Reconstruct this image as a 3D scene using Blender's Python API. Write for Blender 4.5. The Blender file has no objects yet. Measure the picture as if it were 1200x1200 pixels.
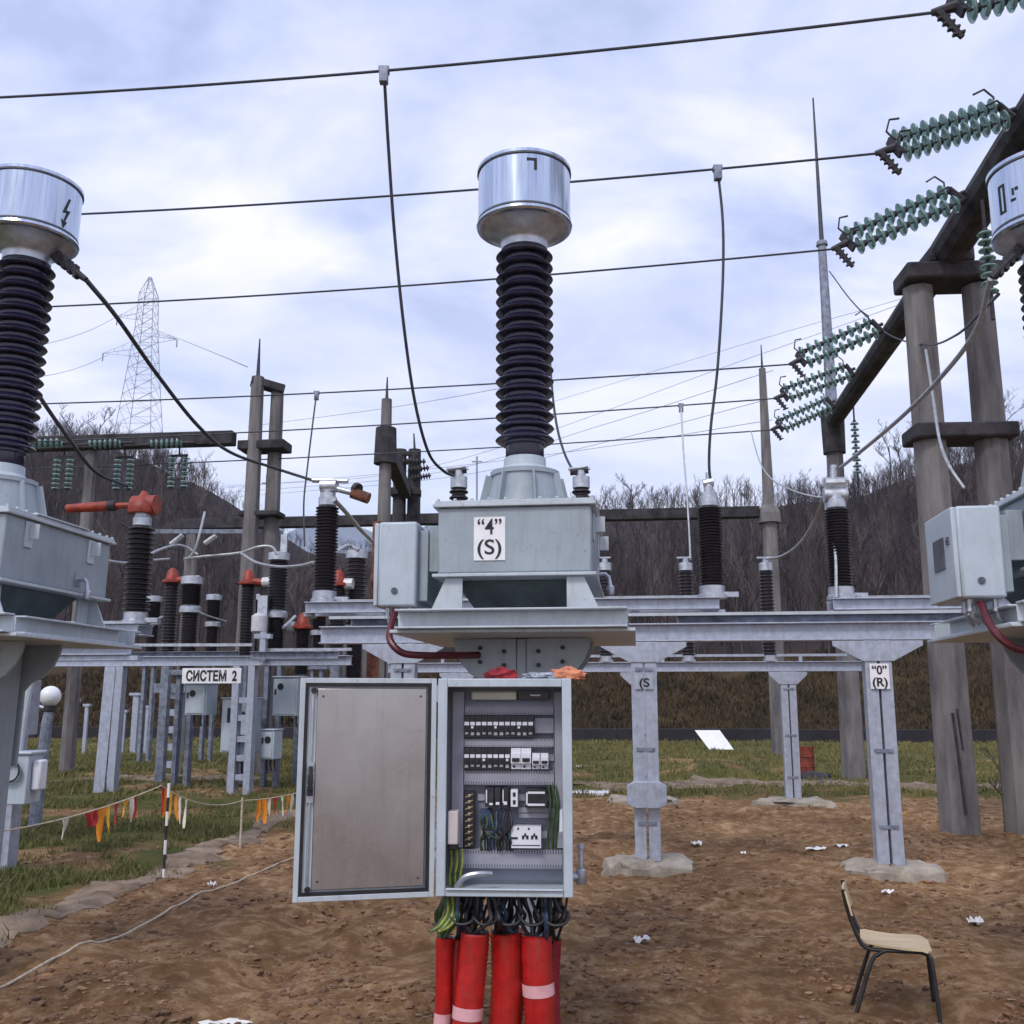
import bpy, bmesh, math, random
import numpy as np
from mathutils import Vector, Matrix

R = math.radians
random.seed(7)
rng = np.random.default_rng(7)
sc = bpy.context.scene
col = sc.collection
Z = Vector((0, 0, 1))

# ------------------------------------------------------------------ camera
TH = R(10.6)
F_PX = 1180.0
EYE = Vector((0, 0, 1.6))
cam = bpy.data.cameras.new('camera')
cam.sensor_width = 36
cam.lens = 36 * F_PX / 1200
cam.clip_end = 20000
cam.clip_start = 0.05
cam_o = bpy.data.objects.new('camera', cam)
col.objects.link(cam_o)
cam_o.location = EYE
cam_o.rotation_euler = (R(90) + TH, 0, 0)
sc.camera = cam_o
ct, st = math.cos(TH), math.sin(TH)


def ray(px, py):
    u, v = (px - 600) / F_PX, (600 - py) / F_PX
    return Vector((u, ct - v * st, st + v * ct))


def at(px, py, Y):
    d = ray(px, py)
    return EYE + d * (Y / d.y)


def gr(px, py, z=0.0):
    d = ray(px, py)
    return EYE + d * ((z - EYE.z) / d.z)


def pxof(p):
    d = p - EYE
    f = d.y * ct + d.z * st
    return 600 + F_PX * d.x / f, 600 - F_PX * (-d.y * st + d.z * ct) / f


YA = R(7)                                  # the yard is turned 7 degrees from the line of sight
EX = Vector((math.cos(YA), -math.sin(YA), 0))
EY = Vector((math.sin(YA), math.cos(YA), 0))

# ------------------------------------------------------------------ world and sun
SUN_EL, SUN_AZ = R(48), R(205)
w = bpy.data.worlds.new('World')
sc.world = w
w.use_nodes = True
nt = w.node_tree
nt.nodes.clear()
N = nt.nodes.new
L = nt.links.new
out = N('ShaderNodeOutputWorld')
sky = N('ShaderNodeTexSky')
sky.sky_type = 'NISHITA'
sky.sun_disc = False
sky.sun_elevation = SUN_EL
sky.sun_rotation = SUN_AZ
sky.air_density = 1.2
sky.dust_density = 2.0
bg1 = N('ShaderNodeBackground')
bg1.inputs['Strength'].default_value = 0.13
L(sky.outputs[0], bg1.inputs[0])
tc = N('ShaderNodeTexCoord')
sep = N('ShaderNodeSeparateXYZ')
L(tc.outputs['Generated'], sep.inputs[0])
mz = N('ShaderNodeMath'); mz.operation = 'ADD'; mz.inputs[1].default_value = 0.22
L(sep.outputs['Z'], mz.inputs[0])
mm = N('ShaderNodeMath'); mm.operation = 'MAXIMUM'; mm.inputs[1].default_value = 0.05
L(mz.outputs[0], mm.inputs[0])
dx = N('ShaderNodeMath'); dx.operation = 'DIVIDE'
dy = N('ShaderNodeMath'); dy.operation = 'DIVIDE'
L(sep.outputs['X'], dx.inputs[0]); L(mm.outputs[0], dx.inputs[1])
L(sep.outputs['Y'], dy.inputs[0]); L(mm.outputs[0], dy.inputs[1])
cmb = N('ShaderNodeCombineXYZ')
L(dx.outputs[0], cmb.inputs[0]); L(dy.outputs[0], cmb.inputs[1])
mp = N('ShaderNodeMapping')
mp.inputs['Scale'].default_value = (1.0, 1.25, 1)
mp.inputs['Location'].default_value = (3.1, 0.7, 0)
L(cmb.outputs[0], mp.inputs[0])
n1 = N('ShaderNodeTexNoise'); n1.inputs['Scale'].default_value = 2.1; n1.inputs['Detail'].default_value = 8
n1.inputs['Roughness'].default_value = 0.55; n1.inputs['Distortion'].default_value = 0.4
n2 = N('ShaderNodeTexNoise'); n2.inputs['Scale'].default_value = 0.9; n2.inputs['Detail'].default_value = 5
n2.inputs['Distortion'].default_value = 0.3
L(mp.outputs[0], n1.inputs['Vector']); L(mp.outputs[0], n2.inputs['Vector'])
r1 = N('ShaderNodeValToRGB')
e = r1.color_ramp.elements
e[0].position = 0.34; e[0].color = (0.36, 0.42, 0.64, 1)
e[1].position = 0.62; e[1].color = (0.77, 0.77, 0.91, 1)
m_ = e.new(0.47); m_.color = (0.54, 0.59, 0.82, 1)
L(n1.outputs[0], r1.inputs[0])
bg2 = N('ShaderNodeBackground'); bg2.inputs['Strength'].default_value = 1.10
hz_ = N('ShaderNodeMapRange')                       # paler, slightly warm air low in the sky
hz_.inputs['From Min'].default_value = 0.02; hz_.inputs['From Max'].default_value = 0.42
hz_.inputs['To Min'].default_value = 0.75; hz_.inputs['To Max'].default_value = 0.0
L(sep.outputs['Z'], hz_.inputs[0])
mxh = N('ShaderNodeMix'); mxh.data_type = 'RGBA'
mxh.inputs[7].default_value = (0.80, 0.80, 0.88, 1)
L(hz_.outputs[0], mxh.inputs[0]); L(r1.outputs[0], mxh.inputs[6])
L(mxh.outputs[2], bg2.inputs[0])
r2 = N('ShaderNodeValToRGB')
r2.color_ramp.elements[0].position = 0.36; r2.color_ramp.elements[0].color = (0.72, 0.72, 0.72, 1)
r2.color_ramp.elements[1].position = 0.55; r2.color_ramp.elements[1].color = (1, 1, 1, 1)
L(n2.outputs[0], r2.inputs[0])
mix = N('ShaderNodeMixShader')
L(r2.outputs[0], mix.inputs[0]); L(bg1.outputs[0], mix.inputs[1]); L(bg2.outputs[0], mix.inputs[2])
L(mix.outputs[0], out.inputs[0])

sun = bpy.data.lights.new('sun', 'SUN')
sun.energy = 1.3
sun.angle = R(14)
sun.color = (1.0, 0.96, 0.9)
sun_o = bpy.data.objects.new('sun', sun)
col.objects.link(sun_o)
sd = Vector((math.sin(SUN_AZ) * math.cos(SUN_EL), math.cos(SUN_AZ) * math.cos(SUN_EL), math.sin(SUN_EL)))
sun_o.rotation_euler = sd.to_track_quat('Z', 'Y').to_euler()
sun_o.location = (0, -20, 40)
sc.view_settings.view_transform = 'Standard'
sc.view_settings.look = 'None'
sc.view_settings.exposure = 0.40


# ------------------------------------------------------------------ materials
def mat(name, c, rough=0.6, metal=0.0, var=0.15, scale=6.0, bump=0.0, bscale=60, c2=None, spec=None, stretch=None, trans=0.0, grime=None, gamt=0.4):
    m = bpy.data.materials.new(name)
    m.use_nodes = True
    t = m.node_tree
    b = t.nodes['Principled BSDF']
    b.inputs['Roughness'].default_value = rough
    b.inputs['Metallic'].default_value = metal
    if spec is not None:
        b.inputs['Specular IOR Level'].default_value = spec
    if trans:
        b.inputs['Transmission Weight'].default_value = trans
        b.inputs['IOR'].default_value = 1.45
    if c2 is None:
        c2 = tuple(max(0, x * (1 - 2 * var)) for x in c)
        c1 = tuple(min(1, x * (1 + var)) for x in c)
    else:
        c1 = c
    tcn = t.nodes.new('ShaderNodeTexCoord')
    vec = tcn.outputs['Object']
    if stretch:
        mpn = t.nodes.new('ShaderNodeMapping')
        mpn.inputs['Scale'].default_value = stretch
        t.links.new(vec, mpn.inputs[0])
        vec = mpn.outputs[0]
    nz = t.nodes.new('ShaderNodeTexNoise')
    nz.inputs['Scale'].default_value = scale
    nz.inputs['Detail'].default_value = 7
    nz.inputs['Roughness'].default_value = 0.65
    t.links.new(vec, nz.inputs['Vector'])
    rp = t.nodes.new('ShaderNodeValToRGB')
    rp.color_ramp.elements[0].position = 0.35
    rp.color_ramp.elements[1].position = 0.68
    rp.color_ramp.elements[0].color = (*c2, 1)
    rp.color_ramp.elements[1].color = (*c1, 1)
    t.links.new(nz.outputs[0], rp.inputs[0])
    colout = rp.outputs[0]
    if grime:                                    # run-off streaks and specks of dirt
        mpg = t.nodes.new('ShaderNodeMapping'); mpg.inputs['Scale'].default_value = (9, 9, 0.9)
        t.links.new(tcn.outputs['Object'], mpg.inputs[0])
        ng = t.nodes.new('ShaderNodeTexNoise'); ng.inputs['Scale'].default_value = 2.6; ng.inputs['Detail'].default_value = 8; ng.inputs['Roughness'].default_value = 0.7
        t.links.new(mpg.outputs[0], ng.inputs['Vector'])
        rg = t.nodes.new('ShaderNodeMapRange'); rg.inputs['From Min'].default_value = 0.50; rg.inputs['From Max'].default_value = 0.72
        rg.inputs['To Max'].default_value = gamt
        t.links.new(ng.outputs[0], rg.inputs[0])
        mg = t.nodes.new('ShaderNodeMix'); mg.data_type = 'RGBA'; mg.inputs[7].default_value = (*grime, 1)
        t.links.new(rg.outputs[0], mg.inputs[0]); t.links.new(colout, mg.inputs[6])
        ns = t.nodes.new('ShaderNodeTexNoise'); ns.inputs['Scale'].default_value = 38; ns.inputs['Detail'].default_value = 4
        t.links.new(tcn.outputs['Object'], ns.inputs['Vector'])
        rs_ = t.nodes.new('ShaderNodeMapRange'); rs_.inputs['From Min'].default_value = 0.66; rs_.inputs['From Max'].default_value = 0.74
        rs_.inputs['To Max'].default_value = gamt * 1.2
        t.links.new(ns.outputs[0], rs_.inputs[0])
        mg2 = t.nodes.new('ShaderNodeMix'); mg2.data_type = 'RGBA'; mg2.inputs[7].default_value = (grime[0] * 0.8, grime[1] * 0.65, grime[2] * 0.5, 1)
        t.links.new(rs_.outputs[0], mg2.inputs[0]); t.links.new(mg.outputs[2], mg2.inputs[6])
        colout = mg2.outputs[2]
    t.links.new(colout, b.inputs['Base Color'])
    rr = t.nodes.new('ShaderNodeMapRange')
    rr.inputs['To Min'].default_value = max(0.02, rough - 0.10)
    rr.inputs['To Max'].default_value = min(1, rough + 0.12)
    t.links.new(nz.outputs[0], rr.inputs[0])
    t.links.new(rr.outputs[0], b.inputs['Roughness'])
    if bump:
        nb = t.nodes.new('ShaderNodeTexNoise')
        nb.inputs['Scale'].default_value = bscale
        nb.inputs['Detail'].default_value = 5
        t.links.new(tcn.outputs['Object'], nb.inputs['Vector'])
        bm_ = t.nodes.new('ShaderNodeBump')
        bm_.inputs['Strength'].default_value = bump
        bm_.inputs['Distance'].default_value = 0.01
        t.links.new(nb.outputs[0], bm_.inputs['Height'])
        t.links.new(bm_.outputs[0], b.inputs['Normal'])
    return m


M = {}
M['paint'] = mat('grey_blue_paint', (0.30, 0.355, 0.395), 0.42, 0, 0.08, 3.0, 0.05, 30, grime=(0.16, 0.15, 0.13), gamt=0.32)
M['paint_lt'] = mat('pale_grey_paint', (0.47, 0.525, 0.565), 0.4, 0, 0.07, 4.0, 0.04, 30, grime=(0.22, 0.20, 0.17), gamt=0.35)
M['box_paint'] = mat('box_paint', (0.45, 0.52, 0.58), 0.4, 0, 0.06, 4.0, 0.04, 30, grime=(0.24, 0.23, 0.21), gamt=0.28)
M['galv'] = mat('galvanised_steel', (0.42, 0.46, 0.55), 0.45, 0.35, 0.10, 14.0, 0.06, 60, grime=(0.19, 0.16, 0.135), gamt=0.40)
M['galv_dk'] = mat('dull_galvanised_steel', (0.24, 0.27, 0.34), 0.55, 0.3, 0.25, 9.0, 0.06, 60)
M['alu'] = mat('brushed_aluminium', (0.50, 0.57, 0.68), 0.22, 1.0, 0.10, 3.0, stretch=(14, 14, 0.6))
M['alu_dull'] = mat('dull_aluminium', (0.50, 0.53, 0.58), 0.42, 0.8, 0.15, 12)
M['porc'] = mat('dark_glazed_porcelain', (0.014, 0.013, 0.036), 0.22, 0, 0.2, 5, spec=0.55)
M['porc_b'] = mat('brown_black_porcelain', (0.020, 0.015, 0.020), 0.35, 0, 0.2, 5, spec=0.4)
M['porc_g'] = mat('grey_white_porcelain', (0.55, 0.56, 0.58), 0.3, 0, 0.1, 8)
M['glass_g'] = mat('green_insulator_glass', (0.36, 0.56, 0.52), 0.08, 0, 0.1, 8, trans=0.5)
M['iron'] = mat('dark_iron', (0.045, 0.042, 0.05), 0.6, 0.3, 0.3, 15, 0.1, 60)
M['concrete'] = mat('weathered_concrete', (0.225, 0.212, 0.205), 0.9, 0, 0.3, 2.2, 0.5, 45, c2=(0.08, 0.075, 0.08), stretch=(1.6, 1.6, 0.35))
M['concrete_dk'] = mat('dark_concrete', (0.045, 0.042, 0.047), 0.9, 0, 0.4, 3, 0.6, 30)  # darker concrete for beams, caps and collars
M['foundation'] = mat('pale_rough_concrete', (0.42, 0.37, 0.30), 0.95, 0, 0.3, 5, 0.9, 40, c2=(0.22, 0.19, 0.15))
M['wire'] = mat('bare_conductor', (0.055, 0.06, 0.075), 0.5, 0.5, 0.2, 10)
M['wire_lt'] = mat('pale_conductor', (0.42, 0.44, 0.46), 0.45, 0.5, 0.15, 10)
M['black'] = mat('black_rubber', (0.015, 0.015, 0.018), 0.5, 0, 0.3, 10)
M['blk_plastic'] = mat('black_plastic', (0.022, 0.022, 0.03), 0.35, 0, 0.3, 10)
M['white'] = mat('white_plate', (0.80, 0.80, 0.82), 0.5, 0, 0.05, 6)
M['ink'] = mat('black_ink', (0.012, 0.012, 0.015), 0.6, 0, 0.2, 6)
M['ink_lbl'] = mat('faded_label', (0.10, 0.11, 0.14), 0.5, 0, 0.2, 6)
M['door_in'] = mat('door_inner_sheet', (0.45, 0.445, 0.44), 0.28, 0.8, 0.05, 2.5, 0.03, 20, c2=(0.37, 0.35, 0.345), grime=(0.2, 0.18, 0.16), gamt=0.22)
M['panel'] = mat('mounting_sheet', (0.25, 0.27, 0.33), 0.5, 0.2, 0.1, 4)
M['duct'] = mat('grey_wiring_duct', (0.30, 0.31, 0.37), 0.55, 0, 0.08, 8)
M['bwhite'] = mat('device_white', (0.72, 0.74, 0.80), 0.4, 0, 0.05, 9)
M['beige'] = mat('device_beige', (0.55, 0.50, 0.49), 0.5, 0, 0.05, 9)
M['brass'] = mat('brass_screw', (0.55, 0.47, 0.28), 0.4, 0.6, 0.1, 9)
M['lime'] = mat('lamp_tube', (0.62, 0.66, 0.58), 0.35, 0, 0.05, 9)
M['red'] = mat('red_plastic', (0.44, 0.010, 0.010), 0.36, 0, 0.15, 14, 0.05, 40, grime=(0.20, 0.07, 0.04), gamt=0.55)
M['red_dk'] = mat('dark_red_plastic', (0.24, 0.008, 0.02), 0.4, 0, 0.15, 14)
M['maroon'] = mat('maroon_hose', (0.10, 0.012, 0.02), 0.4, 0, 0.2, 14)
M['tape'] = mat('pale_tape', (0.70, 0.38, 0.40), 0.5, 0, 0.1, 14)
M['redmetal'] = mat('red_painted_metal', (0.30, 0.035, 0.014), 0.5, 0, 0.25, 12)
M['orange'] = mat('orange_cloth', (0.62, 0.23, 0.12), 0.8, 0, 0.2, 12, 0.3, 60)
M['redcloth'] = mat('red_cloth', (0.28, 0.02, 0.03), 0.85, 0, 0.3, 12, 0.3, 60)
M['yellowcable'] = mat('green_yellow_sleeve', (0.33, 0.36, 0.05), 0.5, 0, 0.3, 30)
M['greencable'] = mat('green_sleeve', (0.05, 0.10, 0.035), 0.5, 0, 0.3, 30)
M['bluecable'] = mat('dark_blue_sleeve', (0.03, 0.06, 0.12), 0.5, 0, 0.3, 30)
M['flag_o'] = mat('flag_orange', (0.85, 0.30, 0.02), 0.7, 0, 0.1, 12)
M['flag_y'] = mat('flag_amber', (0.80, 0.45, 0.04), 0.7, 0, 0.1, 12)
M['flag_r'] = mat('flag_red', (0.45, 0.03, 0.03), 0.7, 0, 0.1, 12)
M['flag_w'] = mat('flag_white', (0.78, 0.72, 0.60), 0.7, 0, 0.08, 12)
M['rope'] = mat('rope_fibre', (0.55, 0.47, 0.36), 0.9, 0, 0.2, 40)
M['wood'] = mat('pale_plywood', (0.55, 0.43, 0.27), 0.5, 0, 0.12, 4, stretch=(1, 12, 1))
M['paper'] = mat('crumpled_paper', (0.78, 0.76, 0.73), 0.8, 0, 0.06, 12)
M['rust'] = mat('rusty_steel', (0.22, 0.085, 0.05), 0.85, 0.1, 0.35, 8, 0.4, 50)
M['barrel'] = mat('faded_red_drum', (0.22, 0.04, 0.018), 0.7, 0, 0.35, 7)
M['bark'] = mat('bark', (0.075, 0.06, 0.055), 0.95, 0, 0.3, 5)
M['twig'] = mat('winter_twigs', (0.055, 0.045, 0.052), 0.95, 0, 0.3, 0.3)
M['wood_mass'] = mat('winter_woodland', (0.036, 0.026, 0.031), 0.95, 0, 0.3, 0.05, c2=(0.014, 0.010, 0.014))
M['mount'] = mat('far_forested_slopes', (0.06, 0.075, 0.08), 1.0, 0, 0.3, 0.003)
M['pylon'] = mat('pylon_steel', (0.34, 0.37, 0.44), 0.6, 0.3, 0.1, 1)
M['grassblade'] = mat('grass_blades', (0.105, 0.125, 0.022), 0.8, 0, 0.3, 1.4, c2=(0.13, 0.11, 0.045))
M['drygrass'] = mat('dry_grass_blades', (0.22, 0.19, 0.06), 0.85, 0, 0.3, 0.6, c2=(0.12, 0.11, 0.035))
M['leaflitter'] = mat('dead_leaves', (0.30, 0.20, 0.12), 0.9, 0, 0.3, 3, c2=(0.14, 0.09, 0.055))
M['clod'] = mat('soil_clods', (0.21, 0.115, 0.062), 0.98, 0, 0.3, 3, 0.5, 60)
M['pathmat'] = mat('worn_concrete_strip', (0.30, 0.225, 0.16), 0.95, 0, 0.3, 4.0, 1.0, 60, c2=(0.10, 0.066, 0.038))
M['globe'] = mat('white_globe', (0.80, 0.82, 0.85), 0.3, 0, 0.05, 9)
M['hopper'] = mat('shade_darkened_paint', (0.075, 0.10, 0.105), 0.5, 0, 0.25, 5.0)  # grey-green paint darkened to carry the shade under the tank
M['ditch'] = mat('dark_channel_concrete', (0.018, 0.016, 0.022), 0.8, 0, 0.3, 1)  # near-black concrete of the channel wall

# every tree of the wood has a tone of its own
_t = M['wood_mass'].node_tree
_a = _t.nodes.new('ShaderNodeAttribute'); _a.attribute_name = 'tone'
_r = _t.nodes.new('ShaderNodeValToRGB')
_r.color_ramp.elements[0].position = 0.0; _r.color_ramp.elements[0].color = (0.016, 0.012, 0.014, 1)
_r.color_ramp.elements[1].position = 1.0; _r.color_ramp.elements[1].color = (0.15, 0.125, 0.115, 1)
_e = _r.color_ramp.elements.new(0.6); _e.color = (0.042, 0.031, 0.034, 1)
_e = _r.color_ramp.elements.new(0.85); _e.color = (0.075, 0.055, 0.048, 1)
_t.links.new(_a.outputs['Fac'], _r.inputs[0]); _t.links.new(_r.outputs[0], _t.nodes['Principled BSDF'].inputs['Base Color'])


# ------------------------------------------------------------------ mesh builder
class MB:
    def __init__(s):
        s.v, s.f, s.mi, s.m = [], [], [], 0

    def add(s, vs, fs):
        o = len(s.v)
        s.v += [Vector(p) for p in vs]
        for f in fs:
            s.f.append(tuple(i + o for i in f))
            s.mi.append(s.m)
        return s

    def xf(s, mtx, start=0):
        for i in range(start, len(s.v)):
            s.v[i] = mtx @ s.v[i]
        return s

    def box(s, x0, x1, y0, y1, z0, z1):
        return s.add([(x0, y0, z0), (x1, y0, z0), (x1, y1, z0), (x0, y1, z0), (x0, y0, z1), (x1, y0, z1), (x1, y1, z1), (x0, y1, z1)],
                     [(3, 2, 1, 0), (4, 5, 6, 7), (0, 1, 5, 4), (1, 2, 6, 5), (2, 3, 7, 6), (3, 0, 4, 7)])

    def sec(s, p, q, rects, up=Z):
        """rectangular sections (u0,u1,v0,v1) swept from p to q; u sideways, v upwards"""
        p, q = Vector(p), Vector(q)
        d = (q - p).normalized()
        sd_ = d.cross(up)
        if sd_.length < 1e-4:
            sd_ = d.cross(Vector((0, 1, 0)))
        sd_.normalize()
        u_ = sd_.cross(d)
        for (a0, a1, b0, b1) in rects:
            vs = []
            for e_ in (p, q):
                for (a, b) in ((a0, b0), (a1, b0), (a1, b1), (a0, b1)):
                    vs.append(e_ + sd_ * a + u_ * b)
            s.add(vs, [(3, 2, 1, 0), (4, 5, 6, 7), (0, 1, 5, 4), (1, 2, 6, 5), (2, 3, 7, 6), (3, 0, 4, 7)])
        return s

    def bar(s, p, q, a, b, up=Z):
        return s.sec(p, q, [(-a / 2, a / 2, -b / 2, b / 2)], up)

    def ibeam(s, p, q, wd, h, t=0.014, up=Z):
        return s.sec(p, q, [(-wd / 2, wd / 2, h / 2 - t, h / 2), (-wd / 2, wd / 2, -h / 2, -h / 2 + t), (-t / 2, t / 2, -h / 2 + t, h / 2 - t)], up)

    def chan(s, p, q, wd, h, t=0.012, side=1, up=Z):
        a, b = (0, wd) if side > 0 else (-wd, 0)
        web = (0, t) if side > 0 else (-t, 0)
        return s.sec(p, q, [(a, b, h / 2 - t, h / 2), (a, b, -h / 2, -h / 2 + t), (web[0], web[1], -h / 2 + t, h / 2 - t)], up)

    def tube(s, pts, r, n=8, cap=True):
        pts = [Vector(p) for p in pts]
        k = len(pts)
        rs = r if isinstance(r, (list, tuple)) else [r] * k
        t0 = (pts[1] - pts[0]).normalized()
        ref = Vector((0, 0, 1)) if abs(t0.z) < 0.9 else Vector((0, 1, 0))
        a = t0.cross(ref).normalized()
        vs = []
        for i in range(k):
            if i == 0: t = t0
            elif i == k - 1: t = (pts[i] - pts[i - 1]).normalized()
            else: t = ((pts[i + 1] - pts[i]).normalized() + (pts[i] - pts[i - 1]).normalized()).normalized()
            a = (a - t * a.dot(t)).normalized()
            b = t.cross(a)
            for j in range(n):
                g = 2 * math.pi * j / n
                vs.append(pts[i] + (a * math.cos(g) + b * math.sin(g)) * rs[i])
        fs = []
        for i in range(k - 1):
            for j in range(n):
                j2 = (j + 1) % n
                fs.append((i * n + j, i * n + j2, (i + 1) * n + j2, (i + 1) * n + j))
        if cap:
            fs.append(tuple(range(n - 1, -1, -1)))
            fs.append(tuple((k - 1) * n + j for j in range(n)))
        return s.add(vs, fs)

    def lathe(s, prof, n=24, c=(0, 0, 0), mtx=None, phase=0.0):
        c = Vector(c)
        vs, fs, k = [], [], len(prof)
        for (r, z) in prof:
            for j in range(n):
                g = 2 * math.pi * j / n + phase
                p = Vector((r * math.cos(g), r * math.sin(g), z))
                vs.append(c + (mtx @ p if mtx else p))
        for i in range(k - 1):
            for j in range(n):
                j2 = (j + 1) % n
                fs.append((i * n + j, i * n + j2, (i + 1) * n + j2, (i + 1) * n + j))
        fs.append(tuple(range(n - 1, -1, -1)))
        fs.append(tuple((k - 1) * n + j for j in range(n)))
        return s.add(vs, fs)

    def cyl(s, p, q, r, n=14):
        return s.tube([p, q], r, n)

    def prism(s, poly, y0, y1):
        """polygon in the x-z plane, thickened along y"""
        k = len(poly)
        vs = [(x, y0, z) for x, z in poly] + [(x, y1, z) for x, z in poly]
        fs = [tuple(range(k)), tuple(range(2 * k - 1, k - 1, -1))]
        for i in range(k):
            j = (i + 1) % k
            fs.append((j, i, i + k, j + k))
        return s.add(vs, fs)

    def mesh(s, m, origin=None, smooth=35, name='mesh'):
        me = bpy.data.meshes.new(name)
        vs = s.v
        if origin is not None:
            o = Vector(origin)
            vs = [p - o for p in vs]
        me.from_pydata([tuple(p) for p in vs], [], s.f)
        ms = m if isinstance(m, (list, tuple)) else [m]
        for x in ms:
            me.materials.append(x)
        me.polygons.foreach_set('material_index', s.mi)
        b = bmesh.new()
        b.from_mesh(me)
        bmesh.ops.recalc_face_normals(b, faces=b.faces)
        b.to_mesh(me)
        b.free()
        if smooth:
            me.polygons.foreach_set('use_smooth', [True] * len(me.polygons))
            me.set_sharp_from_angle(angle=R(smooth))
        return me

    def build(s, name, m, parent=None, origin=None, bevel=0.0, smooth=35, loc=None):
        """origin: verts are world points and the object's origin goes there"""
        anc = parent
        while anc is not None:                       # parts of a thing given in world points
            if anc.get('worldpts'):
                origin = Vector(anc['worldpts'])
            anc = anc.parent
        if parent is None and origin is None and loc is None and s.v:
            lo = min(p.z for p in s.v)
            cx = sum(p.x for p in s.v) / len(s.v); cy = sum(p.y for p in s.v) / len(s.v)
            origin = Vector((cx, cy, lo))
        me = s.mesh(m, origin, smooth, name)
        o = bpy.data.objects.new(name, me)
        col.objects.link(o)
        if parent is not None:
            o.parent = parent
        elif origin is not None:
            o.location = origin
        elif loc is not None:
            o.location = loc
        if bevel:
            bv = o.modifiers.new('edge', 'BEVEL')
            bv.width = bevel
            bv.segments = 2
            bv.limit_method = 'ANGLE'
            bv.angle_limit = R(40)
        return o

    def build_split(s, name, m, parent):
        """each connected piece becomes a part of its own"""
        par = list(range(len(s.v)))
        def find(i):
            while par[i] != i:
                par[i] = par[par[i]]; i = par[i]
            return i
        for f in s.f:
            a = find(f[0])
            for j in f[1:]: par[find(j)] = a
        comps = {}
        for k, f in enumerate(s.f): comps.setdefault(find(f[0]), []).append(k)
        for fl in comps.values():
            c = MB(); mp_ = {}
            for k in fl:
                for j in s.f[k]:
                    if j not in mp_: mp_[j] = len(c.v); c.v.append(s.v[j])
                c.f.append(tuple(mp_[j] for j in s.f[k])); c.mi.append(s.mi[k])
            c.build(name, m, parent)


def tag(o, label=None, cat=None, group=None, kind=None):
    if label: o['label'] = label
    if cat: o['category'] = cat
    if group: o['group'] = group
    if kind: o['kind'] = kind
    return o


def empty(name, loc, label, cat, rz=0.0, group=None, world=False):
    """an Empty at the base of a thing; world=True: its parts are given in world points"""
    o = bpy.data.objects.new(name, None)
    o.empty_display_size = 0.2
    col.objects.link(o)
    o.location = loc
    o.rotation_euler = (0, 0, rz)
    if world:
        o['worldpts'] = tuple(loc)
    return tag(o, label, cat, group)


def copy_tree(o, parent=None):
    c = o.copy()
    col.objects.link(c)
    if parent is not None:
        c.parent = parent
    for ch in list(o.children):
        copy_tree(ch, c)
    return c


def text_mb(body, size, ext=0.001, fat=0.0, width=None):
    cu = bpy.data.curves.new('lettering', 'FONT')
    cu.body = body
    cu.size = size
    cu.align_x = 'CENTER'
    cu.extrude = ext
    cu.offset = fat
    cu.space_line = 0.95
    o = bpy.data.objects.new('lettering', cu)
    col.objects.link(o)
    dg = bpy.context.evaluated_depsgraph_get()
    me = bpy.data.meshes.new_from_object(o.evaluated_get(dg))
    mb = MB()
    mb.add([(v.co.x, -v.co.z, v.co.y) for v in me.vertices], [tuple(p.vertices) for p in me.polygons])
    bpy.data.objects.remove(o)
    bpy.data.curves.remove(cu)
    bpy.data.meshes.remove(me)
    if width and mb.v:
        x0 = min(p.x for p in mb.v); x1 = max(p.x for p in mb.v)
        k = width / (x1 - x0)
        for p in mb.v: p.x *= k
    return mb


def shift(mb, x, y, z):
    return mb.xf(Matrix.Translation((x, y, z)))


def spline(pts, n=8):
    """Catmull-Rom through world points"""
    P = [Vector(p) for p in pts]
    P = [P[0] * 2 - P[1]] + P + [P[-1] * 2 - P[-2]]
    o = []
    for i in range(1, len(P) - 2):
        for k in range(n):
            t = k / n
            a, b, c, d = P[i - 1], P[i], P[i + 1], P[i + 2]
            o.append(0.5 * ((2 * b) + (c - a) * t + (2 * a - 5 * b + 4 * c - d) * t * t + (3 * b - a - 3 * c + d) * t ** 3))
    o.append(P[-2])
    return o


def shed_prof(z0, z1, rc, rs, n, r_alt=None):
    pr = [(rc, z0)]
    p = (z1 - z0) / n
    for i in range(n):
        z = z0 + i * p
        r = rs if (r_alt is None or i % 2 == 0) else r_alt
        pr += [(rc, z + 0.18 * p), (r * 0.96, z + 0.30 * p), (r, z + 0.42 * p), (r * 0.97, z + 0.54 * p), (rc + 0.3 * (r - rc), z + 0.80 * p), (rc, z + 0.92 * p)]
    pr.append((rc, z1))
    return pr
HAZE = 0.00018

# ================================================================== TERRAIN
def noise2(x, y, s, seed=0):
    """cheap smooth value noise, vectorised"""
    x = np.asarray(x) / s + seed * 17.3; y = np.asarray(y) / s + seed * 9.1
    xi, yi = np.floor(x).astype(np.int64), np.floor(y).astype(np.int64)
    xf, yf = x - xi, y - yi
    def h(a, b):
        n = (a * 374761393 + b * 668265263 + seed * 1442695) & 0xffffffff
        n = ((n ^ (n >> 13)) * 1274126177) & 0xffffffff
        return ((n ^ (n >> 16)) & 0xffff) / 65535.0
    u, v = xf * xf * (3 - 2 * xf), yf * yf * (3 - 2 * yf)
    return (h(xi, yi) * (1 - u) + h(xi + 1, yi) * u) * (1 - v) + (h(xi, yi + 1) * (1 - u) + h(xi + 1, yi + 1) * u) * v


RID_X = np.array([-1.2, -0.50, -0.42, -0.36, -0.31, -0.27, -0.20, -0.10, 0.08, 0.25, 0.36, 0.42, 0.50, 0.6, 1.2])
RID_Y = np.array([490, 502, 508, 535, 562, 592, 646, 640, 606, 600, 592, 572, 545, 522, 500])      # skyline of the bare ground, image rows
RIDGE_D = 150.0


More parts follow.
